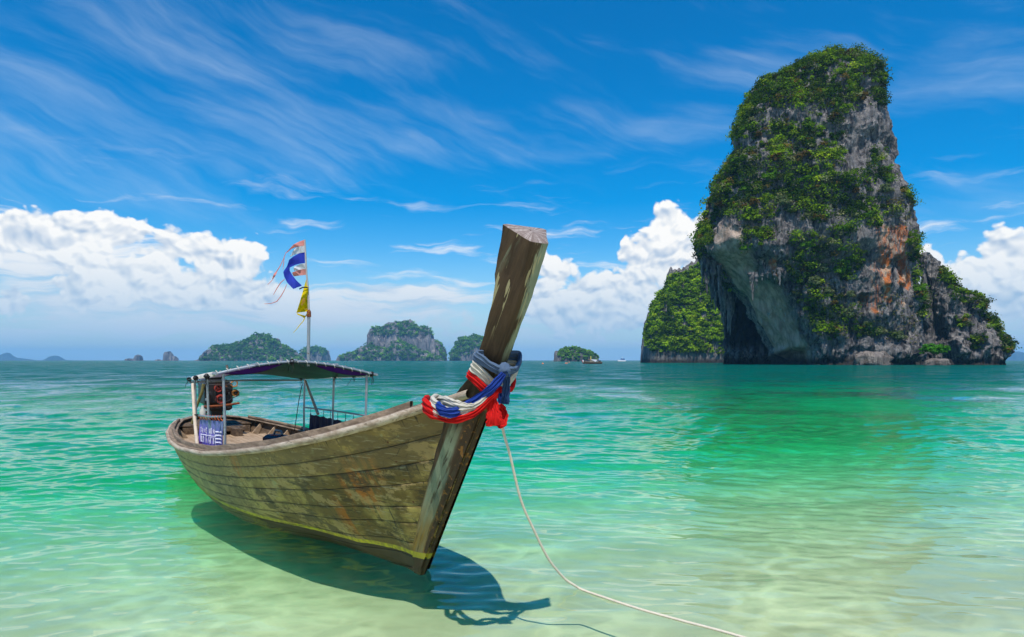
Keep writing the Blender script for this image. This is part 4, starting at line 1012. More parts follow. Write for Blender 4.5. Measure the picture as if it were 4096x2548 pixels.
M = dict(coam=wood("grey_brown_coaming", (0.15, 0.105, 0.068), (0.30, 0.22, 0.15), (0.05, 0.035, 0.024)), hull=wood_hull(), prow=prow_mat(), end=endgrain(),
         rail=wood("bleached_rail_wood", (0.30, 0.225, 0.155), (0.50, 0.42, 0.32), (0.10, 0.07, 0.045)),
         deck=wood("deck_boards", (0.30, 0.20, 0.115), (0.46, 0.33, 0.21), (0.14, 0.09, 0.05), darkamt=0.5),
         inner=wood("dark_inner_wood", (0.07, 0.045, 0.028), (0.17, 0.115, 0.07), (0.025, 0.018, 0.012)),
         steel=plain("galvanised_tube", (0.30, 0.33, 0.35), 0.4, 0.5, 0.5, 0.3, 25, (0.16, 0.11, 0.08), (0.62, 0.72)),
         pole=plain("peeled_wooden_pole", (0.55, 0.46, 0.36), 0.8, 0, 0.2, 0.3, 18, (0.25, 0.16, 0.10), (0.58, 0.7)),
         black=plain("black_cord", (0.012, 0.012, 0.014), 0.8),
         cord=plain("pale_cord", (0.60, 0.58, 0.52), 0.8),
         engine=plain("oily_black_iron", (0.030, 0.027, 0.025), 0.45, 0.4, 0.5, 0.5, 14, (0.09, 0.035, 0.016), (0.55, 0.7)),
         rust=plain("rusty_iron", (0.22, 0.06, 0.02), 0.8, 0.1, 0.3, 0.5, 16, (0.09, 0.03, 0.015), (0.48, 0.62)),
         red=plain("faded_red_paint", (0.42, 0.05, 0.03), 0.6, 0.1, 0.4, 0.4, 16, (0.10, 0.03, 0.018), (0.5, 0.64)),
         brass=plain("orange_rusty_pulley", (0.42, 0.16, 0.03), 0.55, 0.3, 0.5, 0.4, 16),
         purple=cloth("purple_tarp", (0.055, 0.010, 0.20), 0.5), teal=cloth("blue_green_tarp", (0.045, 0.115, 0.115), 0.55, trans=0.35),
         lilac=cloth("sun_bleached_lilac_tarp", (0.56, 0.47, 0.72), 0.6), navy=cloth("dark_navy_curtain", (0.035, 0.030, 0.075), 0.6),
         rope=plain("pale_twisted_rope", (0.66, 0.58, 0.45), 0.85, 0, 0.2, 0.25, 40),
         red_c=cloth("bright_red_cloth", (0.62, 0.010, 0.008), 0.8, trans=0.12), white_c=cloth("off_white_cloth", (0.62, 0.58, 0.48), 0.8, trans=0.15),
         blue_c=cloth("royal_blue_cloth", (0.012, 0.045, 0.26), 0.7, trans=0.10), slate_c=cloth("faded_slate_blue_cloth", (0.09, 0.14, 0.22), 0.75, trans=0.1))

# --- mesh collector
class MB:
    def __init__(s): s.V = []; s.Q = []; s.n = 0
    def add(s, V, Q):
        V = np.asarray(V, float).reshape(-1, 3); s.V.append(V); s.Q.append(np.asarray(Q) + s.n); s.n += len(V); return s
    def box(s, c, h, rx=0, ry=0, rz=0, bev=0.0):
        m = Matrix.Rotation(rz, 3, "Z") @ Matrix.Rotation(ry, 3, "Y") @ Matrix.Rotation(rx, 3, "X"); m = np.array(m)
        b = bev
        pts = []
        for z, k in ((-1, 1), (-1, 0), (1, 0), (1, 1)):
            zz = z * h[2] if k else z * (h[2] - b)
            sx, sy = (h[0] - b, h[1] - b) if k else (h[0], h[1])
            pts += [(-sx, -sy, zz), (sx, -sy, zz), (sx, sy, zz), (-sx, sy, zz)]
        V = np.array(pts) @ m.T + np.array(c)
        Q = [(3, 2, 1, 0), (12, 13, 14, 15)]
        for l in range(3):
            for i in range(4): j = (i + 1) % 4; Q.append((l * 4 + i, l * 4 + j, l * 4 + 4 + j, l * 4 + 4 + i))
        return s.add(V, Q)
    def tube(s, pts, r, nc=8, cap=True, rfun=None):
        pts = np.array(pts, float); n = len(pts); rr = np.full(n, r) if np.isscalar(r) else np.interp(np.linspace(0, 1, n), np.linspace(0, 1, len(r)), r)
        T = np.gradient(pts, axis=0); T /= np.linalg.norm(T, axis=1)[:, None] + 1e-12
        a = np.cross(T[0], [0.3, 0.2, 0.93]); a /= np.linalg.norm(a); rings = []
        th = np.linspace(0, 2 * math.pi, nc, endpoint=False)
        for i in range(n):
            a = a - T[i] * (a @ T[i]); a /= np.linalg.norm(a) + 1e-12; b = np.cross(T[i], a)
            rings.append(pts[i] + rr[i] * (np.cos(th)[:, None] * a + np.sin(th)[:, None] * b))
        s.add(np.concatenate(rings), grid_quads(n, nc, True))
        if cap:
            for i, rv in ((0, True), (n - 1, False)):
                c = len(s.V[-1]); ring = rings[i]; V = np.concatenate([ring, [pts[i]]]); 
                q = [(k, (k + 1) % nc, nc, nc) for k in range(nc)]
                q = [(b_, a_, c_, c_) if rv else (a_, b_, c_, c_) for a_, b_, c_, _ in q]
                s.tris = getattr(s, "tris", []); s.tris.append((V, [t[:3] for t in q], ))
        return s
    def lathe(s, c, axis, prof, nc=20):
        """prof: (distance along axis, radius)"""
        ax = np.array(axis, float); ax /= np.linalg.norm(ax); a = np.cross(ax, [0.21, 0.37, 0.9]); a /= np.linalg.norm(a); b = np.cross(ax, a)
        th = np.linspace(0, 2 * math.pi, nc, endpoint=False)
        V = np.concatenate([np.array(c) + ax * t + max(r, 1e-4) * (np.cos(th)[:, None] * a + np.sin(th)[:, None] * b) for t, r in prof])
        return s.add(V, grid_quads(len(prof), nc, True))
    def prism(s, poly, y0, y1):
        """outline in (x, z) pushed from y0 to y1 (numbers or one value per corner)"""
        n = len(poly); p = np.array(poly, float)
        ya = np.full(n, y0) if np.isscalar(y0) else np.array(y0); yb = np.full(n, y1) if np.isscalar(y1) else np.array(y1)
        V = np.concatenate([np.stack([p[:, 0], ya, p[:, 1]], 1), np.stack([p[:, 0], yb, p[:, 1]], 1)])
        s.ngons = getattr(s, "ngons", []); s.ngons.append((V, [tuple(range(n)), tuple(range(2 * n - 1, n - 1, -1))] + [((i + 1) % n, i, n + i, n + (i + 1) % n) for i in range(n)]))
        return s
    def build(s, name, mat, parent=None, smooth=False, loc=None, **kw):
        V = []; Fc = []; o = 0
        for v, q in zip(s.V, s.Q):
            V.append(v)
        o = s.n
        for q in s.Q: Fc += [tuple(int(i) for i in f) for f in q]
        for v, fs in getattr(s, "tris", []) + getattr(s, "ngons", []):
            V.append(v); Fc += [tuple(int(i) + o for i in f) for f in fs]; o += len(v)
        me = bpy.data.meshes.new(name); me.from_pydata(np.concatenate(V).tolist(), [], Fc); me.update()
        if smooth:
            me.polygons.foreach_set("use_smooth", np.ones(len(me.polygons), bool))
            me.set_sharp_from_angle(angle=math.radians(50))
        return link(name, me, mat, parent, loc=loc, **kw)

# --- hull strakes, each plank a part
NS = 8
PE = np.array([0.0, 0.13, 0.235, 0.375, 0.485, 0.63, 0.745, 0.865, 1.0])
def strake(p0, p1, side, ns=130, nb=6, off=0.0, s0f=0.0, send=None, rnd=0):
    gap = 0.0012
    ps = np.array([p0 + gap, p0 + gap + 0.004, *np.linspace(p0 + 0.02, p1 - 0.02, nb - 2), p1 - gap - 0.004, p1 - gap])
    inset = np.array([-0.0035, 0.0] + [0.0] * (nb - 2) + [0.0, -0.0035])
    rows = []
    for p, ins in zip(ps, inset):
        a, b = s_start(p) + s0f, (s_end(p) if send is None else s_start(p) + send)
        tt = np.linspace(0, 1, ns) ** 1.25
        s = a + (b - a) * tt; z = zline(p, s); w = hw(s, z) + ins + off + 0.0015 * np.sin(s * 3 + p * 40 + rnd)
        rows.append(np.stack([s, w * side, z], -1))
    inner = [np.stack([r[:, 0], (np.abs(r[:, 1]) - 0.028).clip(0.003) * side, r[:, 2]], -1) for r in (rows[-1], rows[0])]
    R = np.stack(rows + inner, 0)                      # closed shell around the plank
    nr = len(R); V = R.reshape(-1, 3); q = grid_quads(nr, ns)
    last = np.stack([(nr - 1) * ns + np.arange(ns - 1), (nr - 1) * ns + np.arange(1, ns), np.arange(1, ns), np.arange(ns - 1)], -1)
    q = np.concatenate([q, last])
    if side > 0: q = q[:, ::-1]
    return V, q
for side in (1, -1):
    for i in range(NS):
        V, q = strake(PE[i], PE[i + 1], side, rnd=i)
        me = mesh_np("hull_plank", V, q); nr_ = len(V) // 130
        vv = np.array([0, 0.02, *np.linspace(0.05, 0.95, nr_ - 6), 0.98, 1.0, 1.0, 0.0]); rp_ = np.random.RandomState(i * 2 + (side > 0)).rand()
        add_col(me, "plank", np.stack([np.repeat(vv, 130), np.full(len(V), rp_), np.zeros(len(V))], 1))
        link("hull_plank", me, M["hull"], BOAT)
    # cheek of the stem: the plank ends butt against it
    rows = []
    for p in np.linspace(0.0, 0.995, 26):
        a = s_start(p); L = 0.13 + 0.24 * p
        s = a + np.linspace(0, L, 6); z = zline(p, s); w = hw(s, z) + np.array([0.02, 0.016, 0.013, 0.012, 0.011, -0.004])
        rows.append(np.stack([s, np.maximum(w, 0.045) * side, z], -1))
    V = np.stack(rows).reshape(-1, 3); q = grid_quads(26, 6); q = q[:, ::-1] if side > 0 else q
    link("stem_cheek", mesh_np("stem_cheek", V, q), M["prow"], BOAT)

# --- prow timber (stem post) from the keel up to the sawn head
front = [(0.035, -0.05), (0.0, 0.0), (-0.33, 0.47), (-0.66, 0.93), (-1.00, 1.42), (-1.205, 1.76), (-1.37, 1.99), (-1.50, 2.206), (-1.675, 2.565)]
backp = [(-1.50, 2.70), (-1.40, 2.44), (-1.313, 2.21), (-1.133, 1.88), (-0.992, 1.69), (-0.7475, 1.525), (-0.55, 1.47), (-0.44, 1.30), (-0.36, 0.9), (-0.03, 0.3), (0.16, -0.05)]
def half_front(z): return np.interp(z, [-0.1, 0.6, 1.3, 1.9, 2.2, 2.45, 2.6], [0.016, 0.020, 0.026, 0.032, 0.046, 0.062, 0.074])
def half_back(s, z):
    up = np.interp(z, [1.42, 1.525, 1.69, 1.88, 2.21, 2.45, 2.7], [0.17, 0.16, 0.15, 0.15, 0.16, 0.172, 0.182])
    return up if z > 1.45 else max(0.03, min(up, float(hw(s, z)) - 0.008))
nz_ = 60
fa = np.array(front); ba = np.array(backp)[::-1]
tt = np.linspace(0, 1, nz_)
def arc(P, t):
    d = np.concatenate([[0], np.cumsum(np.linalg.norm(np.diff(P, axis=0), axis=1))]); return np.stack([np.interp(t * d[-1], d, P[:, 0]), np.interp(t * d[-1], d, P[:, 1])], -1)
fp, bp = arc(fa, tt), arc(ba, tt ** 1.0)
rings = []
for i in range(nz_):
    f_, b_ = fp[i], bp[i]; hf, hb = float(half_front(f_[1])), half_back(b_[0], b_[1]); wbx = 0.004 * math.sin(i * 0.9) + 0.003 * math.sin(i * 2.3)
    L = lambda u: hf + (hb - hf) * u
    ch = 0.04 if i > nz_ - 8 else 0.10
    pts = [(0, -hf * 0.75), (0, hf * 0.75), (0.05, L(.05)), (0.25, L(.25) + 0.003), (0.5, L(.5) + wbx), (0.8, L(.8) + 0.002), (1 - ch, L(1 - ch)), (1, hb * 0.82), (1, -hb * 0.82), (1 - ch, -L(1 - ch)), (0.5, -L(.5) - wbx), (0.05, -L(.05))]
    rings.append([(f_[0] + (b_[0] - f_[0]) * u, y, f_[1] + (b_[1] - f_[1]) * u) for u, y in pts])
R = np.array(rings); nc = R.shape[1]
R = R + np.stack([0.006 * fbm(R * 5 + 1, 3), 0.007 * fbm(R * 6 + 9, 3), 0.003 * fbm(R * 7 + 4, 2)], -1) * (R[..., 2:3] > 1.45)
V = R.reshape(-1, 3)
po = link("prow_post", mesh_np("prow_post", V, grid_quads(nz_, nc, True)), M["prow"], BOAT)
po.data.set_sharp_from_angle(angle=math.radians(28))
# sawn head, slightly domed and chipped
ring = R[-1]; cen = ring.mean(0) + np.array([-0.01, 0, 0.012])
VV = [ring]; 
for k_, u in enumerate((0.93, 0.6, 0.3, 0.05)):
    rr = cen + (ring - cen) * u; rr[:, 2] += 0.010 * (1 - u) + 0.006; VV.append(rr)
V = np.concatenate(VV); link("sawn_head", mesh_np("sawn_head", V, grid_quads(5, nc, True)), M["end"], BOAT)

# --- rails: outer rub rail, cap plank, inner coaming, both sides meeting round the stern
def sweep(fn, prof, s0, s1, ns=150):
    """prof: closed (offset outwards, height) profile swept along the gunwale"""
    ss_ = s0 + (s1 - s0) * np.linspace(0, 1, ns); rows = []
    ss_ = np.concatenate([ss_[ss_ < 9.2], np.linspace(9.2, s1, 40)]) if s1 > 9.3 else ss_
    P = np.stack([ss_, fn(ss_)], -1); T = np.gradient(P, axis=0); T /= np.linalg.norm(T, axis=1)[:, None] + 1e-9
    N = np.stack([-T[:, 1], T[:, 0]], -1)
    for (o, h) in prof:
        q = P + N * o
        q[:, 1] = np.maximum(q[:, 1], 0.0)
        rows.append(np.stack([q[:, 0], q[:, 1], zg(ss_) + h], -1))
    return np.stack(rows, 0), len(ss_)
def rail_part(name, prof, s0, s1, mat, wob=0.0):
    for side in (1, -1):
        R, n = sweep(lambda s: wg(s), prof, s0, s1)
        R = R + (wob * perlin(R * np.array([1.7, 1.7, 0]) + 3))[..., None] * np.array([0, 1, 1]) if wob else R
        nr = len(R); R = R * np.array([1, side, 1]); V = R.reshape(-1, 3)
        R2 = np.concatenate([R, R[:1]], 0).reshape(-1, 3); q = grid_quads(nr + 1, n)
        q = q[:, ::-1] if side > 0 else q
        ends = [V.reshape(nr, n, 3)[:, 0]]
        link(name, mesh_np(name, R2, q), mat, BOAT)
rail_part("rub_rail", [(0.003, -0.012), (0.032, -0.010), (0.050, 0.004), (0.056, 0.024), (0.050, 0.044), (0.034, 0.054), (0.003, 0.054), (0.0, 0.02)], -0.93, 10.16, M["rail"], 0.006)
rail_part("cap_plank", [(0.012, 0.055), (0.012, 0.060), (0.004, 0.064), (-0.12, 0.064), (-0.13, 0.060), (-0.13, 0.046)], -0.62, 10.10, M["coam"], 0.004)
rail_part("coaming", [(-0.045, 0.066), (-0.045, 0.112), (-0.050, 0.118), (-0.078, 0.118), (-0.085, 0.112), (-0.085, 0.066)], -0.40, 9.2, M["coam"], 0.008)

# --- inside: lining, ribs, floor, foredeck, after deck
for side in (1, -1):
    rows = []
    for p in np.linspace(0.12, 1.0, 10):
        s = np.linspace(max(s_start(p) + 0.3, -0.5), s_end(p) - 0.12, 90); z = zline(p, s)
        rows.append(np.stack([s, (hw(s, z) - 0.045).clip(0.01) * side, z + 0.05 * (p == 1.0)], -1))
    V = np.stack(rows).reshape(-1, 3); q = grid_quads(10, 90); q = q if side > 0 else q[:, ::-1]
    link("lining", mesh_np("lining", V, q), M["inner"], BOAT)
    for s in np.arange(1.2, 9.2, 0.62):
        zz = np.linspace(0.30, zg(s) + 0.05, 8); w = hw(s, zz) - 0.05
        mb = MB(); wid = 0.028
        o = np.stack([np.full(8, s - wid), (w) * side, zz], -1); i_ = o.copy(); i_[:, 1] -= side * np.linspace(0.16, 0.05, 8)
        o2 = o + [2 * wid, 0, 0]; i2 = i_ + [2 * wid, 0, 0]
        R = np.stack([o, i_, i2, o2, o], 0); q = grid_quads(5, 8); mb.add(R.reshape(-1, 3), q if side < 0 else q[:, ::-1]); mb.build("rib", M["deck"], BOAT)
FZ = 0.37
for k in range(11):                                 # floor boards run fore and aft
    y0 = -0.93 + k * 0.17
    yc = y0 + 0.085
    sv_ = np.linspace(0.2, 9.6, 120); ok = hw(sv_, np.full(120, FZ)) - 0.05 > abs(yc) + 0.08
    if not ok.any(): continue
    a, b = sv_[ok].min(), sv_[ok].max()
    mb = MB(); mb.box(((a + b) / 2, yc, FZ + 0.004 * math.sin(k * 2.3)), ((b - a) / 2, 0.083, 0.016), bev=0.004); mb.build("floor_board", M["deck"], BOAT)
for (nm, s0, s1, dz, mt, n_) in (("foredeck_board", -0.55, 1.15, -0.04, "deck", 7), ("after_deck_board", 9.0, 9.95, -0.03, "inner", 4)):
    for k in range(n_):
        a = s0 + (s1 - s0) * k / n_; b = s0 + (s1 - s0) * (k + 1) / n_ - 0.012
        V = []
        for s in (a, b):
            w = max(float(wg(s)) - 0.07, 0.03)
            for y in (-w, w):
                for h in (0.0, 0.025): V.append((s, y, float(zg(s)) + dz + h))
        V = np.array(V); mb = MB(); mb.add(V, [(0, 2, 3, 1), (4, 5, 7, 6), (0, 1, 5, 4), (2, 6, 7, 3), (1, 3, 7, 5), (0, 4, 6, 2)]); mb.build(nm, M[mt], BOAT)
mb = MB(); mb.box((8.98, 0, 0.34), (0.02, 0.62, 0.17), bev=0.004); mb.build("bulkhead", M["inner"], BOAT)
mb = MB(); mb.box((2.9, 0.0, 0.60), (0.12, 0.90, 0.018), bev=0.004); mb.build("thwart", M["deck"], BOAT)
for yb in (-0.22, 0.22):
    mb = MB(); mb.box((8.6, yb, 0.40), (0.50, 0.07, 0.13), bev=0.01); mb.build("engine_bearer", M["inner"], BOAT)
mb = MB(); mb.box((8.75, 0.0, 0.50), (0.30, 0.42, 0.045), bev=0.01); mb.build("engine_bed", M["inner"], BOAT)
# rudder blade showing under the stern
mb = MB(); mb.prism([(9.62, -0.3), (9.86, -0.3), (9.90, 0.16), (9.72, 0.18)], 0.36, 0.39); r_ = mb.build("rudder", plain("white_painted_board", (0.55, 0.55, 0.56), 0.6, 0, 0.4, 0.15, 6), BOAT)
# ------------------------------------------------------------------ canopy over the middle of the boat
CAN = empty("canopy", b2w(5.05, 0, 0.6), "low tube-framed canopy with purple and teal tarp amidships on the longtail boat", "canopy", rz=RZ)
def cl(p): return np.array(p, float) - np.array([5.05, 0, 0.6])
def ctube(name, pts, r, mat, nc=8, smooth=True, cap=True):
    mb = MB(); mb.tube([cl(p) for p in pts], r, nc, cap); return mb.build(name, M[mat], CAN, smooth=smooth)
def roofz(s, w):
    e = np.interp(s, [3.7, 6.45], [1.60, 1.455]); pk = np.interp(s, [3.7, 5.0, 6.45], [1.785, 1.70, 1.60])
    wn = np.clip(np.abs(w) / 1.1, 0, 1); return pk + (e - pk) * wn ** 1.7
for s in (3.75, 5.05, 6.4):
    wn_, wf_ = {3.75: (0.98, 1.12), 5.05: (0.91, 1.01), 6.4: (0.82, 0.90)}[s]
    ws = np.linspace(-wf_, wn_, 25)
    ctube("roof_arch", [(s, w, roofz(s, w)) for w in ws], 0.019, "steel")
for (w0, w1) in ((-1.12, -0.90), (-0.55, -0.45), (0.0, 0.0), (0.50, 0.42), (0.98, 0.82)):
    sv_ = np.linspace(3.72, 6.46, 14)
    ctube("roof_bar", [(s, w0 + (w1 - w0) * (s - 3.75) / 2.65, roofz(s, w0 + (w1 - w0) * (s - 3.75) / 2.65) + (0.0 if abs(w0) > 0.9 else 0.02)) for s in sv_], 0.016, "steel")
posts = [(3.76, 0.87), (4.9, 0.86), (6.35, 0.79), (3.78, -0.98), (5.07, -0.96), (6.35, -0.90)]
for (s, w) in posts:
    wt = w * 1.02
    ctube("post", [(s, w, float(zg(s)) + 0.05), (s, w, 1.0), (s + 0.01, wt, roofz(s, wt) - 0.02)], 0.0165, "steel")
# pale wooden poles lashed to the frame
a = on_w(197.5, 447, 0.93); b = on_w(192.6, 384, 0.86)
ctube("prop_pole", [a, (a + b) / 2 + [0, 0.01, 0], b], [0.027, 0.022], "pole")
a = on_w(318, 414, -0.80); b = on_w(305.5, 381, -0.86)
ctube("prop_pole", [a, (a + b) / 2, b], [0.024, 0.019], "pole")
# side rails
ra = 1.0
zr1 = 0.86
ctube("side_rail", [(3.76, 0.875, 1.10), (4.6, 0.89, 1.04), (5.5, 0.89, 1.0)], 0.015, "steel")
ctube("side_rail", [(3.78, -0.97, 1.03), (5.07, -0.955, 1.02), (6.35, -0.90, 1.0)], 0.013, "steel")
ctube("tie_bar", [(6.4, 0.88, 1.46), (6.4, 0, 1.475), (6.4, -0.88, 1.46)], 0.014, "steel")
# tarp, in bands of cloth as sewn
def tarp(name, w0, w1, mat, s0=3.72, s1=6.48, sag=0.035, dz=-0.02):
    nu, nv = 36, 14
    S_, W_ = np.meshgrid(np.linspace(s0, s1, nu), np.linspace(0, 1, nv), indexing="ij")
    k = 1 - 0.19 * (S_ - 3.75) / 2.65
    Wd = (w0 + (w1 - w0) * W_) * k
    Z_ = roofz(S_, Wd / k * 1.0 * k) + dz - sag * np.abs(np.sin((S_ - 3.75) / 1.33 * math.pi)) * (1 - (np.abs(Wd) / 1.15) ** 2) + 0.006 * perlin(np.stack([S_ * 5, Wd * 5, 0 * S_], -1))
    P = np.stack([S_, Wd, Z_], -1).reshape(-1, 3) - np.array([5.05, 0, 0.6])
    top = P + [0, 0, 0.004]; q = grid_quads(nu, nv)
    me = mesh_np(name, np.concatenate([P, top]), np.concatenate([q[:, ::-1], q + len(P)])); return link(name, me, M[mat], CAN)
tarp("tarp_panel", -1.08, -0.80, "teal"); tarp("tarp_panel", -0.80, -0.02, "teal"); tarp("tarp_panel", -0.02, 0.55, "teal"); tarp("tarp_panel", 0.55, 0.96, "lilac")
# purple valance sewn under the front arch
for (w0, w1) in ((-1.05, -0.22), (0.12, 0.90)):
    ws = np.linspace(w0, w1, 24); V = []
    for j in range(5):
        for w in ws:
            u = (w - w0) / (w1 - w0); d_ = 0.085 * math.sin(math.pi * u) ** 0.8 * j / 4
            V.append(cl((3.755 + 0.05 * j / 4 + 0.01 * math.sin(w * 14), w, roofz(3.75, w) - 0.012 - d_)))
    mb = MB(); mb.add(V, grid_quads(5, 24)); o = mb.build("valance", M["purple"], CAN, smooth=True)
    sol = o.modifiers.new("thickness", "SOLIDIFY"); sol.thickness = 0.003
# lacing round the edge tubes: one turn after another
lac = MB()
def turn(c, axis, r, lean):
    th = np.linspace(0, 2 * math.pi, 10); a = np.array([0, 0, 1.0]); ax = np.array(axis, float); ax /= np.linalg.norm(ax); b = np.cross(ax, a)
    lac.tube([cl(c) + r * (math.cos(t) * a + math.sin(t) * b) + ax * lean * t / 6.28 for t in th], 0.0055, 5, cap=False)
for w in np.linspace(-1.05, 0.92, 17): turn((3.75, w, roofz(3.75, w)), (0, 1, 0.0), 0.026, 0.06)
for s in np.linspace(3.9, 6.35, 26):
    for sd in (1, -1):
        w = (0.98 - 0.16 * (s - 3.75) / 2.65) if sd > 0 else -(1.12 - 0.22 * (s - 3.75) / 2.65); turn((s, w, roofz(s, w)), (1, 0, 0), 0.027, 0.05)
lac.build("lacing", M["cord"], CAN, smooth=True)["kind"] = "stuff"
rs = np.random.RandomState(5)
for (s, w) in ((3.76, 1.08), (3.76, -1.06), (3.9, -0.6), (6.4, 0.88), (6.38, -0.86), (5.05, -1.0), (3.75, 0.05), (5.05, 1.0), (4.4, -1.04)):
    z = roofz(s, w); kb = MB()
    for j in range(5):
        th = np.linspace(0, 6.28, 9); ax = rs.normal(size=3); ax /= np.linalg.norm(ax); a = np.cross(ax, [0.1, 0.3, 0.9]); a /= np.linalg.norm(a); b = np.cross(ax, a)
        kb.tube([cl((s, w, z)) + 0.032 * (math.cos(t) * a + math.sin(t) * b) for t in th], 0.007, 5, cap=False)
    for j in range(4):
        e = np.array([rs.normal() * 0.05, rs.normal() * 0.05, -rs.uniform(0.06, 0.16)])
        kb.tube([cl((s, w, z)), cl((s, w, z)) + e * 0.5 + rs.normal(size=3) * 0.015, cl((s, w, z)) + e], 0.0035, 4, cap=False)
    kb.build("knot", M["black"], CAN, smooth=True)
ctube("stay_cord", [on_w(302, 385, -0.85), on_w(299, 400, -0.85), on_w(297.5, 410, -0.85), on_w(294.5, 431, -0.86)], 0.007, "black", 5)
ctube("lashing", [(5.52, 0.90, 1.0), (5.50, 0.94, 1.01), (5.46, 0.89, 1.01), (5.50, 0.86, 1.0), (5.54, 0.91, 0.99)], 0.011, "black", 5)

# hanging side curtains
def curtain(name, s0, s1, w, zt, zb, mat, nfold, parent, lab=None, cat=None, amp=0.022):
    nu, nv = 70, 20; U_, V_ = np.meshgrid(np.linspace(0, 1, nu), np.linspace(0, 1, nv), indexing="ij")
    s = s0 + (s1 - s0) * U_
    fold = amp * (np.sin(U_ * nfold * 6.28 + 1.2 * np.sin(V_ * 2)) * (0.35 + 0.65 * V_) + 0.4 * np.sin(U_ * nfold * 15 + 1))
    top = zt - 0.018 * np.abs(np.sin(U_ * nfold * 3.14)); z = top + (zb - top) * V_ + 0.006 * np.sin(U_ * 30) * V_
    P = np.stack([s, w + fold, z], -1).reshape(-1, 3)
    return P, grid_quads(nu, nv), nu, nv
def banner_mat():
    m, g = new_mat("printed_purple_banner"); o = objc(g); x, y, z = g.sep(o)
    fold = g.noise(g.vscale(o, (14, 14, 0.6)), 1.0, 3, 0.5)
    c = g.mix(g.ss(z, 0.16, 0.36), (0.22, 0.16, 0.62), (0.18, 0.22, 0.50))
    c = g.mix(g.ss(fold, 0.55, 0.66), c, (0.16, 0.28, 0.30))
    c = g.mix(g.ss(g.noise(g.vscale(o, (18, 18, 1.0)), 1.0, 3), 0.60, 0.72), c, (0.50, 0.47, 0.62))
    c = g.mix(g.ss(z, 0.035, 0.01), c, (0.10, 0.02, 0.30))
    bs = principled(g, c, 0.5, None, 0.4); tl = g.n("ShaderNodeBsdfTranslucent", {"Color": c})
    outm(g, g.n("ShaderNodeMixShader", {0: 0.3, 1: bs.outputs[0], 2: tl.outputs[0]}).outputs[0]); return m
P, q, nu, nv = curtain("banner", 3.80, 5.46, 0.875, 1.05, 0.64, None, 5, None)
BN = empty("banner", b2w(4.55, 0.90, 0.60), "purple banner with white lettering hung on the near side of the canopy frame", "banner", rz=RZ)
o0 = np.array([4.55, 0.90, 0.60])
P[:, 2] += np.interp(P[:, 0], [3.80, 5.46], [0.0, -0.10])
me = mesh_np("cloth", np.concatenate([P - o0, P - o0 + [0, -0.003, 0]]), np.concatenate([q, q[:, ::-1] + len(P)])); link("cloth", me, banner_mat(), BN)
# white print: a line of letters with tails, a taller line under it and a block at the right
def fold_at(s):
    u = (s - 3.80) / 1.66; v = 0.6
    return 0.885 + 0.022 * (math.sin(u * 5 * 6.28 + 1.2 * math.sin(v * 2)) * (0.35 + 0.65 * v) + 0.4 * math.sin(u * 75 + 1))
inkm = plain("white_print", (0.62, 0.60, 0.72), 0.6, 0, 0.3, 0.1, 9)
rs = np.random.RandomState(3)
def dzb(s): return -0.10 * (s - 3.80) / 1.66
def glyph(s, z, h, w, kind):
    pts = {0: [(0, 0), (0, 1), (.7, 1), (.7, 0)], 1: [(0, 0), (0, .9), (.35, 1), (.7, .8), (.7, 0)], 2: [(0, .2), (.2, 0), (.3, .3), (.1, 1), (.7, 1), (.7, 0)],
           3: [(0, 1), (.05, .1), (.35, .5), (.6, .1), (.7, 1)], 4: [(.1, .6), (.3, .45), (.1, .1), (0, .9), (.4, 1), (.7, .9), (.7, 0)], 5: [(0, 0), (.1, 1), (.6, .9), (.6, .5), (.2, .45), (.7, 0)]}[kind]
    mb = MB(); mb.tube([np.array([s - a * w, fold_at(s - a * w) + 0.004, z + b * h + dzb(s)]) - o0 for a, b in pts], 0.0045, 4, cap=False)
    if rs.rand() < 0.45: mb.tube([np.array([s - a * w, fold_at(s - a * w) + 0.004, z + h * (1.15 + 0.25 * b) + dzb(s)]) - o0 for a, b in ((0.2, 0), (0.6, 1), (0.7, 0))], 0.004, 4, cap=False)
    return mb.build("letter", inkm, BN)
for k in range(10): glyph(5.36 - k * 0.105, 0.865, 0.055, 0.085, rs.randint(0, 6))
for k in range(12): glyph(5.38 - k * 0.090, 0.735, 0.080, 0.075, rs.randint(0, 6))
mb = MB(); mb.tube([np.array([s, fold_at(s) + 0.005, 0.835 + dzb(s)]) - o0 for s in np.linspace(5.38, 4.32, 30)], 0.006, 4); mb.build("printed_line", inkm, BN)
for r_i in range(5):
    mb = MB(); mb.tube([np.array([s, fold_at(s) + 0.005, 0.90 - r_i * 0.045 + dzb(s)]) - o0 for s in np.linspace(4.18, 3.92, 10)], 0.011, 4); mb.build("printed_line", inkm, BN)
orange = plain("orange_cord", (0.65, 0.13, 0.03), 0.8)
for k in range(9):
    s = 3.86 + k * 0.19; mb = MB(); d_ = np.array([0, 0, dzb(s)]) - o0; mb.tube([np.array([s, 0.875, 1.04]) + d_, np.array([s + 0.02, 0.90, 1.075]) + d_, np.array([s, 0.89, 1.11]) + d_], 0.006, 4); mb.build("tie", orange, BN)
P, q, nu, nv = curtain("side_curtain", 3.80, 6.22, -0.955, 0.90, 0.60, None, 7, None, amp=0.018)
o1 = np.array([5.0, -0.95, 0.6])
SCt = empty("side_curtain", b2w(*o1), "dark navy curtain laced to the far side rail of the canopy", "curtain", rz=RZ)
me = mesh_np("cloth", np.concatenate([P - o1, P - o1 + [0, -0.003, 0]]), np.concatenate([q, q[:, ::-1] + len(P)])); link("cloth", me, M["navy"], SCt)
for k in range(8):
    s = 3.85 + k * 0.33; mb = MB(); mb.tube([np.array([s, -0.955, 0.89]) - o1, np.array([s + 0.015, -0.96, 0.96]) - o1, np.array([s, -0.955, 1.01]) - o1], 0.004, 4); mb.build("tie", M["black"], SCt)

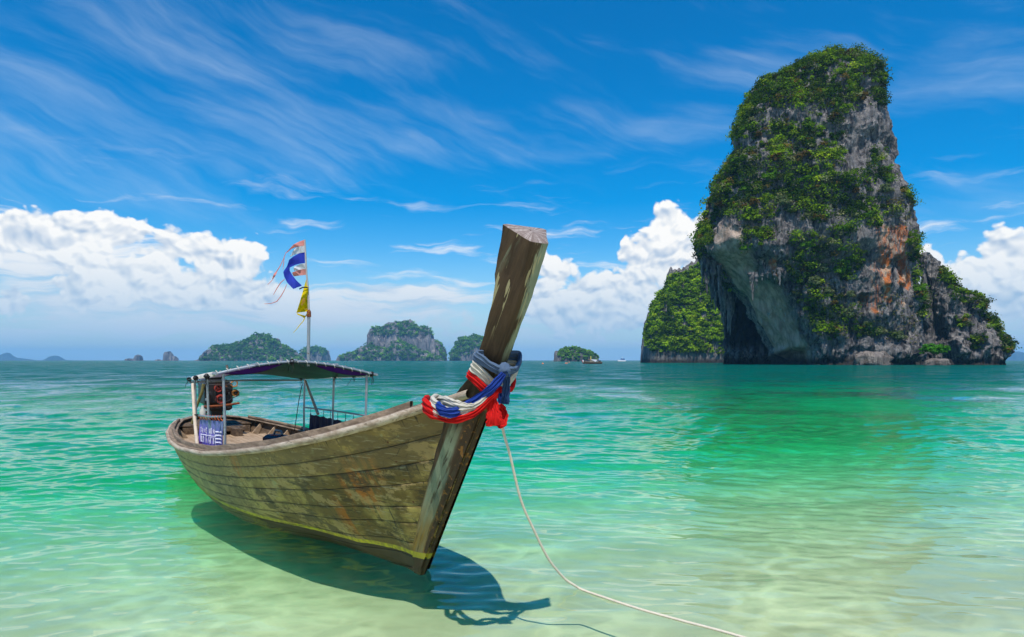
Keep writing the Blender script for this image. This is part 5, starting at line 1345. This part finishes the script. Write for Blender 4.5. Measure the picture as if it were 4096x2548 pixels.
# ------------------------------------------------------------------ engine on its pedestal at the stern
E0 = np.array([8.75, 0.0, 0.55])
ENG = empty("boat_engine", b2w(*E0), "rusty black engine with red pulleys on a pedestal at the stern of the boat", "engine", rz=RZ)
def eg(px, py, dw=0.0):
    """engine-frame point seen at crop position (px, py), on a plane facing the bow"""
    p = on_s((640 + px / 2.52) / 4, (1400 + py / 2.52) / 4, 8.5 + dw); return p - E0
def ebox(name, c, h, mat, **k): mb = MB(); mb.box(c, h, bev=k.pop("bev", 0.012), **k); return mb.build(name, M[mat], ENG)
c0 = eg(600, 420); 
def dims(x0, y0, x1, y1, s=0.0):
    a = eg(x0, y0, s); b = eg(x1, y1, s); return (a + b) / 2, abs(a[1] - b[1]) / 2, abs(a[2] - b[2]) / 2
c, hy, hz = dims(450, 330, 735, 545); c[0] += 0.35; ebox("engine_block", c, (0.33, hy, hz), "engine", bev=0.04)
c, hy, hz = dims(470, 300, 690, 345); c[0] += 0.33; ebox("cylinder_head", c, (0.30, hy, hz), "engine", bev=0.02)
c, hy, hz = dims(520, 258, 640, 300); c[0] += 0.35; ebox("rocker_cover", c, (0.26, hy, hz), "engine", bev=0.03)
c, hy, hz = dims(500, 545, 735, 610); c[0] += 0.35; ebox("oil_pan", c, (0.30, hy, hz), "engine", bev=0.04)
c, hy, hz = dims(540, 600, 660, 700); c[0] += 0.4; c[2] -= 0.06; ebox("pedestal", c, (0.16, hy, hz + 0.06), "engine")
mb = MB(); mb.tube([eg(440, 572, -0.1), eg(620, 562, -0.1), eg(740, 545, -0.1), eg(800, 535, -0.1)], 0.022, 8); mb.build("cross_bar", M["rust"], ENG, smooth=True)
mb = MB(); mb.tube([eg(520, 600, 0.5), eg(700, 590, 0.5)], 0.022, 8); mb.build("cross_bar", M["rust"], ENG, smooth=True)
def pulley(px, py, rpx, mat, s=-0.06, thick=0.07, ring=0.35, hub=None):
    c = eg(px, py, s); r = abs(eg(px, py, s)[1] - eg(px + rpx, py, s)[1])
    mb = MB(); mb.lathe(c, (-1, 0, 0), [(-thick, 0.0), (-thick, r * 0.9), (-thick * .6, r), (-thick * .35, r * .86), (-.1 * thick, r), (0.0, r * .96), (0.0, r * ring * 1.9), (-0.03, r * ring * 1.6), (-0.035, 0.0)], 26)
    o = mb.build("pulley", M[mat], ENG, smooth=True)
    mb = MB(); mb.lathe(c + np.array([-0.0, 0, 0]), (-1, 0, 0), [(-0.04, 0), (-0.04, r * .36), (0.006, r * .32), (0.012, r * .18), (0.012, 0)], 14); mb.build("hub", M["engine" if hub is None else hub], ENG, smooth=True).parent = ENG
    return c, r
pulley(612, 495, 50, "red"); pulley(588, 388, 40, "red", hub="red"); pulley(765, 435, 38, "brass")
# belt round the pulleys, guard ring, struts, hoses, exhaust
pts = [eg(x, y, -0.09) for x, y in ((560, 480), (556, 400), (566, 362), (590, 350), (640, 372), (770, 402), (798, 425), (795, 455), (740, 480), (655, 530), (612, 548), (575, 530), (560, 480))]
mb = MB(); mb.tube(pts, 0.009, 6, cap=False); mb.build("belt", M["black"], ENG, smooth=True)
mb = MB(); mb.tube([eg(715, 330, -0.05), eg(755, 308, -0.05), eg(780, 325, -0.05), eg(775, 362, -0.05), eg(735, 372, -0.05), eg(712, 350, -0.05)], 0.014, 6); mb.build("bracket", M["brass"], ENG, smooth=True)
mb = MB(); mb.tube([eg(690, 512, -0.08), eg(765, 465, -0.08)], 0.008, 6); mb.build("brace", M["steel"], ENG)
mb = MB(); mb.tube([eg(430, 285, 0.1), eg(465, 245, 0.1), eg(530, 238, 0.1), eg(585, 250, 0.1), eg(640, 270, 0.1)], 0.018, 7); mb.build("hose", M["black"], ENG, smooth=True)
mb = MB(); mb.tube([eg(560, 325, -0.05), eg(610, 310, -0.12), eg(660, 330, -0.05), eg(700, 320, -0.05)], 0.022, 7); mb.build("hose", M["black"], ENG, smooth=True)
mb = MB(); mb.tube([eg(440, 340, 0.0), eg(425, 420, 0.0), eg(395, 500, 0.05), eg(360, 590, 0.1), eg(335, 700, 0.1), eg(318, 745, 0.1)], [0.030, 0.022], 7); mb.build("hose", plain("mossy_hose", (0.16, 0.13, 0.035), 0.7), ENG, smooth=True)
mb = MB(); mb.tube([eg(690, 225, 0.2), eg(683, 205, 0.2), eg(672, 150, 0.2)], 0.022, 8); mb.tube([eg(640, 232, 0.2), eg(700, 215, 0.2)], 0.016, 7); mb.build("exhaust_pipe", plain("grey_pipe", (0.16, 0.15, 0.15), 0.5, 0.5, 0.5, 0.3, 14, (0.3, 0.2, 0.14)), ENG, smooth=True)
mb = MB(); c = eg(430, 620, -0.15); mb.lathe(c, (0, 0, 1), [(-0.09, 0), (-0.09, 0.05), (0.02, 0.055), (0.07, 0.025), (0.11, 0.022), (0.11, 0)], 12); mb.build("fuel_filter", plain("grubby_white_plastic", (0.5, 0.48, 0.4), 0.5), ENG, smooth=True)
mb = MB(); mb.tube([eg(410, 690, -.1), eg(430, 640, -.15), eg(455, 625, -.15), eg(460, 660, -.15), eg(430, 690, -.15), eg(420, 720, -.1)], 0.011, 6); mb.build("cord_coil", M["rope"], ENG, smooth=True)
for (x, y, w, h, mt) in ((470, 380, 22, 30, "engine"), (500, 440, 30, 40, "engine"), (470, 500, 26, 26, "steel"), (690, 440, 22, 30, "engine"), (660, 370, 20, 20, "rust"), (720, 505, 20, 16, "engine")):
    c, hy, hz = dims(x - w / 2, y - h / 2, x + w / 2, y + h / 2, -0.02); ebox("engine_fitting", c, (0.06, hy, hz), mt, bev=0.01)
# propeller shaft trailing behind
mb = MB(); mb.tube([np.array([9.2, 0, 0.95]) - E0, np.array([11.2, 0.0, 0.42]) - E0, np.array([12.6, 0.0, -0.02]) - E0], 0.022, 8); mb.build("propeller_shaft", M["rust"], ENG, smooth=True)

# ------------------------------------------------------------------ flag pole and flags
FS = 3.80
FP = empty("flag_pole", b2w(FS, 0.0, 1.62), "thin steel flag pole standing on the canopy of the longtail boat", "flag pole", rz=RZ)
def fl(px, py, w=0.0):                              # local to the pole, px/py in crop-3 pixels
    p = on_s((1000 + px / 2.52) / 4, (900 + py / 2.52) / 4, FS + w); return p - np.array([FS, 0, 1.62])
mb = MB(); mb.tube([(0, fl(588, 1390)[1], 0.10), fl(590, 1150), fl(594, 905)], 0.022, 10); mb.build("lower_tube", M["steel"], FP, smooth=True)
mb = MB(); mb.tube([fl(594, 905), fl(585, 640), fl(571, 500), fl(552, 148)], [0.014, 0.010], 8); mb.build("upper_rod", plain("grey_rod", (0.45, 0.42, 0.40), 0.5, 0.2), FP, smooth=True)
mb = MB(); mb.lathe(fl(594, 912), (0, 0, 1), [(-0.02, 0), (-0.02, 0.03), (0.05, 0.028), (0.08, 0.012), (0.08, 0)], 12); mb.build("collar", M["rust"], FP, smooth=True)
def flag_strip(name, top, bot, mat, parent, n=26, m_=9, ripple=0.03, seed=0, fray=0.0, off=(0, 0, 0)):
    """cloth between two edges, each a list of crop points"""
    def res(P, k):
        P = np.array(P, float); d = np.concatenate([[0], np.cumsum(np.linalg.norm(np.diff(P, axis=0), axis=1))]); t = np.linspace(0, d[-1], k)
        return np.stack([np.interp(t, d, P[:, 0]), np.interp(t, d, P[:, 1])], -1)
    A_, B_ = res(top, n), res(bot, n); V = []
    rs_ = np.random.RandomState(seed)
    for i in range(n):
        for j in range(m_):
            u, v = i / (n - 1), j / (m_ - 1); p = A_[i] + (B_[i] - A_[i]) * v
            if i == n - 1 and fray: p = p + np.array([rs_.uniform(-1, 1), rs_.uniform(-.3, .3)]) * fray
            dep = ripple * (math.sin(u * 7 + v * 2 + seed) * u ** 0.6 + 0.4 * math.sin(u * 17 + v * 5 + seed * 2) * u)
            V.append(fl(p[0], p[1], dep) + np.array(off))
    V = np.array(V); q = grid_quads(n, m_)
    me = mesh_np(name, np.concatenate([V, V + [0.003, 0, 0]]), np.concatenate([q, q[:, ::-1] + len(V)]))
    return link(name, me, mat, parent)
FLG = empty("flag", b2w(FS, 0.0, 1.62), "torn and faded red, white and blue striped flag at the top of the pole", "flag", rz=RZ)
pink, whitef, bluef, yel = cloth("faded_red_flag_cloth", (1.0, 0.42, 0.36), 0.8, trans=0.5), cloth("white_flag_cloth", (0.97, 0.97, 0.97), 0.8, trans=0.5), cloth("blue_flag_cloth", (0.05, 0.09, 0.62), 0.7, trans=0.45), cloth("yellow_flag_cloth", (1.0, 0.72, 0.008), 0.8, trans=0.55)
flag_strip("red_stripe", [(551, 148), (500, 165), (440, 195), (395, 245), (362, 278)], [(551, 205), (510, 215), (460, 225), (420, 240), (370, 282)], pink, FLG, seed=1, fray=3)
flag_strip("white_stripe", [(551, 205), (510, 215), (465, 228), (442, 250)], [(551, 275), (500, 285), (450, 300), (405, 322)], whitef, FLG, seed=2, fray=9)
flag_strip("blue_stripe", [(551, 275), (500, 283), (440, 315), (395, 350), (372, 420), (335, 470), (345, 520), (375, 580), (437, 645)], [(553, 385), (510, 388), (465, 400), (430, 415), (400, 430), (400, 460), (430, 510), (470, 560), (525, 612)], bluef, FLG, n=40, seed=3, fray=4)
flag_strip("white_stripe", [(553, 385), (510, 392), (450, 418), (435, 440)], [(568, 445), (530, 445), (480, 455), (450, 462)], whitef, FLG, seed=4, fray=7)
flag_strip("red_stripe", [(568, 445), (530, 445), (480, 455), (425, 480)], [(570, 502), (540, 505), (480, 512), (440, 518)], pink, FLG, seed=5, fray=4)
for pts in ([(362, 278), (335, 350), (300, 420), (270, 465), (245, 510), (225, 555), (178, 602)], [(345, 330), (340, 380), (332, 450)], [(350, 545), (310, 580), (270, 640), (235, 705)], [(370, 600), (345, 660), (310, 720), (270, 770), (215, 790), (145, 795)]):
    mb = MB(); mb.tube([fl(x, y, 0.01 * k) for k, (x, y) in enumerate(pts)], [0.004, 0.007, 0.003], 4); mb.build("torn_thread", pink, FLG)
flag_strip("torn_scrap", [(275, 460), (240, 490), (225, 540)], [(272, 478), (258, 510), (232, 545)], pink, FLG, n=8, m_=3, seed=6)
YF = empty("flag", b2w(FS, 0.0, 1.62), "yellow flag furled against the pole under the torn striped one", "flag", rz=RZ)
flag_strip("cloth", [(574, 525), (560, 570), (530, 680), (495, 800), (468, 885)], [(583, 560), (586, 640), (588, 740), (594, 820), (600, 870)], yel, YF, m_=12, seed=7, ripple=0.05)
flag_strip("loose_corner", [(468, 885), (520, 905), (560, 915), (578, 880)], [(480, 905), (520, 920), (548, 940), (590, 890)], yel, YF, n=12, m_=5, seed=8)
mb = MB(); mb.tube([fl(550, 935), fl(540, 965), fl(500, 1010), fl(470, 1050), fl(438, 1085)], [0.007, 0.003], 4); mb.build("torn_thread", yel, YF)
mb = MB(); mb.tube([fl(500, 645, .02), fl(530, 630, -.03), fl(560, 628, -.04), fl(584, 634, -.04)], 0.009, 5); mb.build("tie", M["black"], YF)
emb = plain("brown_emblem_print", (0.36, 0.20, 0.01), 0.8)
for (x, y, w, h, sd) in ((540, 765, 26, 34, 1), (525, 800, 16, 18, 3), (565, 850, 24, 12, 2)):
    rs = np.random.RandomState(sd); th = np.linspace(0, 6.28, 14, endpoint=False)
    V = [fl(x + w * math.cos(t) * rs.uniform(.6, 1), y + h * math.sin(t) * rs.uniform(.6, 1), -0.062) for t in th] + [fl(x, y, -0.065)]
    me = bpy.data.meshes.new("emblem"); me.from_pydata([tuple(v) for v in V], [], [(i, (i + 1) % 14, 14) for i in range(14)]); link("emblem", me, emb, YF)

# ------------------------------------------------------------------ sashes round the prow
PW = np.array([-1.0, 0.0, 1.5])
def pr(cx, cy, w=0.10):                             # crop-2 pixels on the near face of the prow
    return on_w((1500 + cx / 2.16) / 4, (1300 + cy / 2.16) / 4, w)
def spline(P, n):
    P = np.array(P, float); m_ = len(P); t = np.linspace(0, m_ - 1, n); i = np.clip(t.astype(int), 0, m_ - 2); f = (t - i)[:, None]
    p0 = P[np.clip(i - 1, 0, m_ - 1)]; p1 = P[i]; p2 = P[i + 1]; p3 = P[np.clip(i + 2, 0, m_ - 1)]
    return 0.5 * ((2 * p1) + (-p0 + p2) * f + (2 * p0 - 5 * p1 + 4 * p2 - p3) * f * f + (-p0 + 3 * p1 - 3 * p2 + p3) * f ** 3)
def sash(name, path, width, thick, mat, parent, n=90, folds=5, twist=1.5, seed=0, updir=None):
    """gathered band of cloth: flat section with lengthwise pleats; width and thickness may vary along it"""
    P = spline(path, n); T = np.gradient(P, axis=0); T /= np.linalg.norm(T, axis=1)[:, None]
    wv = np.interp(np.linspace(0, 1, n), np.linspace(0, 1, len(width)), width) if not np.isscalar(width) else np.full(n, width)
    tv = np.interp(np.linspace(0, 1, n), np.linspace(0, 1, len(thick)), thick) if not np.isscalar(thick) else np.full(n, thick)
    nc_ = 72; th = np.linspace(0, 2 * math.pi, nc_, endpoint=False); rings = []
    sd = np.array([0, 0, 1.0]) if updir is None else np.array(updir, float)
    rs_ = np.random.RandomState(int(seed * 7 + 1)); k1, k2, k3 = rs_.uniform(0, 6, 3)
    for i in range(n):
        side = sd - (sd @ T[i]) * T[i]; side /= np.linalg.norm(side) + 1e-9; nn = np.cross(side, T[i]); u = i / n
        cx_ = np.cos(th)                                   # creases run along the cloth and drift across it
        cr_ = 0.9 + 0.30 * np.sin(cx_ * 9 + k1 + 2.2 * math.sin(u * 5 + k2)) + 0.22 * np.sin(cx_ * 17 + k3 + 3.0 * math.sin(u * 7 + k1)) + 0.12 * np.sin(cx_ * 31 + u * 14)
        wob = 1 + 0.07 * math.sin(u * 23 + k1) + 0.05 * math.sin(u * 51 + k2)
        rings.append(P[i] + side * (wv[i] / 2 * wob * cx_)[:, None] + nn * (tv[i] / 2 * np.sign(np.sin(th)) * np.abs(np.sin(th)) ** 0.6 * cr_)[:, None])
    V = np.concatenate(rings) - PW
    me = mesh_np(name, V, grid_quads(n, nc_, True))
    return link(name, me, mat, parent)
def around(pts, wn, wf):
    """close a loop round the prow: near-side points, then back along the far side"""
    near = [p for p in pts]
    far = [np.array([p[0], -abs(p[1]), p[2]]) for p in near[::-1]]
    a, b = near[0], near[-1]
    return [np.array([a[0] + 0.02, 0, a[2]])] + near + [np.array([b[0] - 0.03, 0, b[2] - 0.0])] + far + [np.array([a[0] + 0.02, 0, a[2]])]
def garland(name, label, cat="sash"):
    return empty(name, b2w(*PW), label, cat, rz=RZ)
SB = garland("sash", "blue sash wound round the prow, knotted in front, dark ends hanging to the right")
SW = garland("sash", "white sash looped low over the bow between the blue and the red one")
SR = garland("sash", "bright red sash looped lowest over the bow, ends hanging under the prow")
# upper turns round the timber
sash("wrap", around([pr(872, 262, .175), pr(930, 310, .155), pr(990, 350, .12), pr(1045, 378, .085), pr(1085, 392, .055)], .06, .055), [0.075, 0.075, 0.07, 0.055, 0.07, 0.075], 0.026, M["slate_c"], SB, n=130, seed=1, updir=[-0.55, 0, 0.83])
sash("wrap", around([pr(846, 350, .175), pr(900, 400, .155), pr(950, 450, .12), pr(1005, 500, .07)], .06, .055), [0.085, 0.09, 0.08, 0.04, 0.07, 0.08, 0.08], 0.026, M["white_c"], SW, n=120, seed=2, updir=[-0.55, 0, 0.83])
sash("wrap", around([pr(815, 420, .18), pr(860, 470, .165), pr(910, 520, .14), pr(965, 560, .10)], .055, .055), [0.065, 0.07, 0.06, 0.045, 0.06, 0.065], 0.024, M["red_c"], SR, n=120, seed=3, updir=[-0.55, 0, 0.83])
# knots
for (nm, c, r, mt, par) in (("knot", pr(1118, 395, .03), 0.040, "slate_c", SB), ("knot", pr(1015, 590, .12), 0.036, "red_c", SR)):
    u = np.linspace(0, 2 * math.pi, 24, endpoint=False); v = np.linspace(0, math.pi, 16)
    S = np.stack([np.sin(v)[:, None] * np.cos(u), np.sin(v)[:, None] * np.sin(u), np.cos(v)[:, None] + 0 * u], -1)
    S = S * (1 + 0.22 * ridged(S * 1.8 + 3, 2)[..., None]) * r * np.array([1, 1, 1.25]) + (c - PW)
    link(nm, mesh_np(nm, S.reshape(-1, 3), grid_quads(16, 24, True)[:, ::-1]), M[mt], par)
# low loops over the bow
sash("loop", [pr(1112, 420, .07), pr(1060, 490, .11), pr(985, 570, .16), pr(900, 640, .19), pr(800, 690, .25), pr(720, 745, .33), pr(640, 757, .39), pr(575, 735, .43), pr(545, 690, .40)], [0.045, 0.06, 0.07, 0.065, 0.06, 0.07, 0.075, 0.05], 0.034, M["blue_c"], SB, folds=5, seed=4)
sash("loop", [pr(985, 600, .15), pr(930, 660, .19), pr(850, 715, .25), pr(760, 775, .30), pr(680, 795, .34), pr(590, 765, .38), pr(520, 710, .41), pr(498, 665, .38), pr(540, 640, .30)], [0.03, 0.04, 0.05, 0.055, 0.065, 0.085, 0.105, 0.10, 0.07], 0.034, M["white_c"], SW, folds=6, seed=5)
sash("loop", [pr(860, 700, .25), pr(790, 712, .29), pr(710, 705, .33), pr(640, 680, .34), pr(580, 660, .33), pr(530, 650, .26), pr(560, 628, .10)], [0.03, 0.065, 0.085, 0.09, 0.08, 0.06, 0.05], 0.036, M["white_c"], SW, folds=6, seed=6)
sash("loop", [pr(1055, 560, .10), pr(1010, 625, .14), pr(950, 685, .18), pr(870, 755, .24), pr(780, 800, .30), pr(670, 820, .35), pr(570, 790, .39), pr(490, 745, .42), pr(440, 700, .42), pr(430, 670, .36)], [0.025, 0.035, 0.045, 0.05, 0.045, 0.05, 0.065, 0.10, 0.115, 0.08], 0.036, M["red_c"], SR, folds=5, seed=7)
sash("loop", [pr(430, 668, .36), pr(450, 655, .22), pr(470, 660, .05)], [0.08, 0.09, 0.07], 0.04, M["red_c"], SR, n=40, folds=4, seed=8)
# hanging ends
sash("tail", [pr(1122, 390, .05), pr(1138, 450, .02), pr(1132, 560, .0), pr(1128, 640, .0), pr(1124, 682, .0)], [0.03, 0.05, 0.056, 0.058, 0.06], [0.035, 0.03, 0.022, 0.018], plain("dark_blue_cloth", (0.018, 0.05, 0.14), 0.8, 0, 0.2, 0.25, 20), SB, folds=4, seed=9, updir=[-0.557, -0.83, 0])
sash("tail", [pr(1060, 520, -.02), pr(1082, 570, -.05), pr(1090, 640, -.06), pr(1080, 672, -.06)], [0.03, 0.055, 0.05, 0.035], [0.03, 0.02], M["blue_c"], SB, folds=4, seed=10, updir=[-0.557, -0.83, 0])
sash("tail", [pr(1012, 595, .12), pr(1018, 660, .12), pr(1022, 740, .12), pr(1030, 810, .12), pr(1038, 868, .11)], [0.035, 0.065, 0.095, 0.115, 0.125], [0.035, 0.035, 0.03, 0.022], M["red_c"], SR, folds=4, seed=11, updir=[-0.557, -0.83, 0])
sash("tail", [pr(1075, 690, .02), pr(1098, 730, .0), pr(1106, 790, .0), pr(1092, 850, .02), pr(1060, 872, .05)], [0.04, 0.06, 0.075, 0.07, 0.05], [0.035, 0.03], M["red_c"], SR, folds=4, seed=12, updir=[-0.557, -0.83, 0])

# ------------------------------------------------------------------ mooring rope, fittings inside the boat
rp = [(501.8, 424.5, 4.93), (505, 438, 4.95), (510, 455, 4.98), (521, 500, 5.08), (534, 530, 5.15), (548, 558, 5.22), (563, 577, 5.30), (573, 584.5, 5.33), (583, 590, None), (605, 598, None), (640, 609.5, None), (680, 620.5, None), (720, 631, None), (752, 640, None), (800, 655, None), (900, 690, None), (1050, 760, None)]
P = []
for (px, py, Yv) in rp:
    if Yv is None: Yv = CAM_H * F / (py - HY) * (1 - 0.006 / CAM_H)
    p = np.array(W(px, py, Yv)); 
    if p[2] < 0.006: p[2] = 0.008
    P.append(p)
P = spline(P, 520)
T = np.gradient(P, axis=0); T /= np.linalg.norm(T, axis=1)[:, None]; L_ = np.concatenate([[0], np.cumsum(np.linalg.norm(np.diff(P, axis=0), axis=1))])
rings = []; a = np.array([0, 0, 1.0]); th = np.linspace(0, 2 * math.pi, 12, endpoint=False)
for i in range(len(P)):
    a = a - T[i] * (a @ T[i]); a /= np.linalg.norm(a); b = np.cross(T[i], a); ph = L_[i] * 130
    r = 0.0095 * (1 + 0.16 * np.cos(3 * (th - ph)))
    rings.append(P[i] + r[:, None] * (np.cos(th)[:, None] * a + np.sin(th)[:, None] * b))
rope0 = P[0].copy()
link("mooring_rope", mesh_np("mooring_rope", np.concatenate(rings) - rope0, grid_quads(len(P), 12, True)), M["rope"], None, "pale twisted mooring rope running from the bow down into the shallow water", "rope", loc=tuple(rope0))
# knotted rope slung over the far rail
def cr1(x, y): return ((640 + x / 2.52) / 4, (1400 + y / 2.52) / 4)
pts = [on_w(*cr1(x, y), w) for x, y, w in ((975, 708, -1.05), (945, 705, -1.0), (925, 735, -0.97), (930, 775, -0.93), (915, 810, -0.90), (918, 850, -0.85), (940, 885, -0.75), (980, 912, -0.6))]
o2 = pts[0]; mb = MB(); mb.tube(spline([p - o2 for p in pts], 60), 0.026, 8); 
RP = mb.build("rope", M["rope"], None, smooth=True, loc=b2w(*o2), label="short thick rope knotted over the far rail inside the boat", cat="rope"); RP.rotation_euler = (0, 0, RZ)
c = on_w(*cr1(1190, 862), -0.45); c[2] = 0.475
CN = empty("jerrycan", b2w(*c), "dark blue jerrycan with a red patch lying on the boat floor", "jerrycan", rz=RZ + 0.3)
mb = MB(); mb.box((0, 0, 0), (0.25, 0.13, 0.09), bev=0.05); mb.build("body", plain("dark_blue_plastic", (0.008, 0.013, 0.035), 0.45), CN)
mb = MB(); mb.box((-0.02, 0.02, 0.093), (0.10, 0.07, 0.006), bev=0.002); mb.build("label_patch", plain("red_label", (0.5, 0.06, 0.03), 0.5), CN)
mb = MB(); mb.tube([(-0.12, 0, 0.10), (-0.08, 0, 0.16), (0.08, 0, 0.16), (0.12, 0, 0.10)], 0.016, 6); mb.build("handle", plain("pale_plastic", (0.35, 0.33, 0.3), 0.5), CN, smooth=True)

# ------------------------------------------------------------------ anchored boat, buoys, far craft
def small_boat(loc, rz, Lh, label):
    root = empty("anchored_boat", loc, label, "boat", rz=rz); n, m_ = 40, 14
    s = np.linspace(-1, 1, n); V = []
    for a_ in s:
        bw = max(0.02, 1 - max(0, a_) ** 2.2) * (1 - 0.25 * max(0, -a_) ** 3); sh = 0.95 + 0.75 * max(0, a_) ** 2 + 0.05 * a_ * a_
        for j in range(m_):
            ph = math.pi * j / (m_ - 1); y = math.cos(ph); v = math.sin(ph)
            ex = a_ * Lh + 0.8 * max(0, a_) ** 3 * (1 - v) * 1.0
            V.append((ex, 1.15 * bw * np.sign(y) * abs(y) ** 0.6, sh - (sh + 0.35) * v ** 0.7))
    V = np.array(V); me = mesh_np("hull", V, grid_quads(n, m_)); link("hull", me, plain("brown_hull", (0.10, 0.075, 0.05), 0.7, 0, 0.3, 0.4, 2), root)
    rim = MB()
    top = V.reshape(n, m_, 3)
    for j in (0, m_ - 1): rim.tube(top[:, j], 0.07, 6)
    rim.build("rail", plain("pale_rail", (0.42, 0.36, 0.27), 0.7), root)
    mb = MB(); mb.add(np.concatenate([top[:, 0] - [0, 0, .3], top[:, -1] - [0, 0, .3]]), np.stack([np.arange(n - 1), np.arange(1, n), n + np.arange(1, n), n + np.arange(n - 1)], -1)); mb.build("deck", M["inner"], root)
    return root
ab = W(348 + 242.5, 363.9, 355)
ab = W(592.5, 363.8, 355); AB = small_boat((ab[0], ab[1], 0), math.radians(186), 4.9, "brown wooden boat with white cover anchored far out, in front of the low islet")
wht = plain("white_awning", (0.78, 0.78, 0.80), 0.6, 0, 0.3, 0.05)
mb = MB(); mb.prism([(-2.4, 2.1), (0.7, 2.35), (0.9, 2.1), (-1.0, 1.2), (-1.4, 0.9)], -0.9, 0.9); mb.build("awning", wht, AB)
mb = MB(); mb.box((0.2, 0, 1.5), (1.2, 0.7, 0.55), bev=0.1); mb.build("cabin", plain("tan_cabin", (0.32, 0.26, 0.19), 0.7), AB)
mb = MB(); mb.box((1.3, 0, 2.2), (1.0, 0.75, 0.09), bev=0.03); mb.build("cabin_roof", plain("orange_brown_roof", (0.45, 0.22, 0.08), 0.7), AB)
mb = MB(); mb.box((-3.7, 0, 1.3), (0.55, 0.4, 0.5), bev=0.1); mb.tube([(-4.3, 0, 1.3), (-5.6, 0, 0.5)], 0.07, 6); mb.build("motor", M["engine"], AB)
mb = MB(); mb.tube([(5.1, 0, 1.9), (5.3, 0.1, 1.2), (5.25, 0, 0.5)], [0.22, 0.28, 0.15], 8); mb.build("prow_ribbon", M["red_c"], AB)
mb = MB(); mb.tube([(5.1, 0, 2.0), (5.0, 0.2, 1.2), (5.05, 0.2, 0.7)], [0.25, 0.3, 0.2], 8); mb.build("prow_ribbon", wht, AB)
mb = MB(); mb.box((0.9, 0, 2.95), (0.22, 0.2, 0.62), bev=0.08); mb.lathe((0.9, 0, 3.5), (0, 0, 1), [(0, 0), (0.05, .2), (.25, .24), (.45, .15), (.5, 0)], 10); mb.build("cargo_bundle", plain("yellow_bundle", (0.6, 0.5, 0.12), 0.7), AB, label="pale yellow bundle standing on the roof")
om = plain("orange_buoy_plastic", (0.80, 0.22, 0.03), 0.4, 0, 0.5, 0.08)
prof = [(-0.25, 0.0), (-0.22, 0.28), (-0.05, 0.46), (0.15, 0.47), (0.36, 0.30), (0.42, 0.10), (0.50, 0.08), (0.52, 0.0)]
for (px, py, sc, lab) in ((542.8, 363.9, 1.05, "orange buoy nearest the prow, left of the others"), (565.6, 363.4, 0.95, "orange buoy, left one of a touching pair"), (567.0, 363.4, 0.95, "orange buoy, right one of a touching pair"), (569.2, 362.2, 1.1, "orange buoy set back, closest to the anchored boat")):
    Yv = CAM_H * F / (py - HY); p = W(px, py, min(Yv, 600)); bm_ = empty("buoy", (p[0], p[1], 0.0), lab, "buoy", "orange marker buoys"); 
    mb = MB(); mb.lathe((0, 0, 0), (0, 0, 1), [(a_ * sc, b_ * sc) for a_, b_ in prof], 14); mb.build("float", om, bm_, smooth=True)
    mb = MB(); mb.tube([(0, 0, 0.5 * sc), (0.05, 0, 0.62 * sc), (0, 0, 0.70 * sc), (-0.05, 0, 0.62 * sc), (0, 0, 0.5 * sc)], 0.02, 5); mb.build("ring", om, bm_)
p = W(621.5, 361.2, 1250); FB = empty("motor_boat", (p[0], p[1], 0), "tiny white motor boat on the horizon left of the wooded islet and the tower", "boat")
mb = MB(); mb.prism([(-8, 2.6), (8, 2.0), (7, -0.4), (-5.5, -0.4)], -2, 2); mb.build("hull", wht, FB)
mb = MB(); mb.box((2, 0, 3.8), (3.6, 1.5, 1.3), bev=0.3); mb.build("cabin", plain("blue_cabin", (0.05, 0.13, 0.3), 0.5), FB)
mb = MB(); mb.tube([(1.5, 0, 5), (1.5, 0, 9)], 0.2, 6); mb.build("mast", wht, FB)
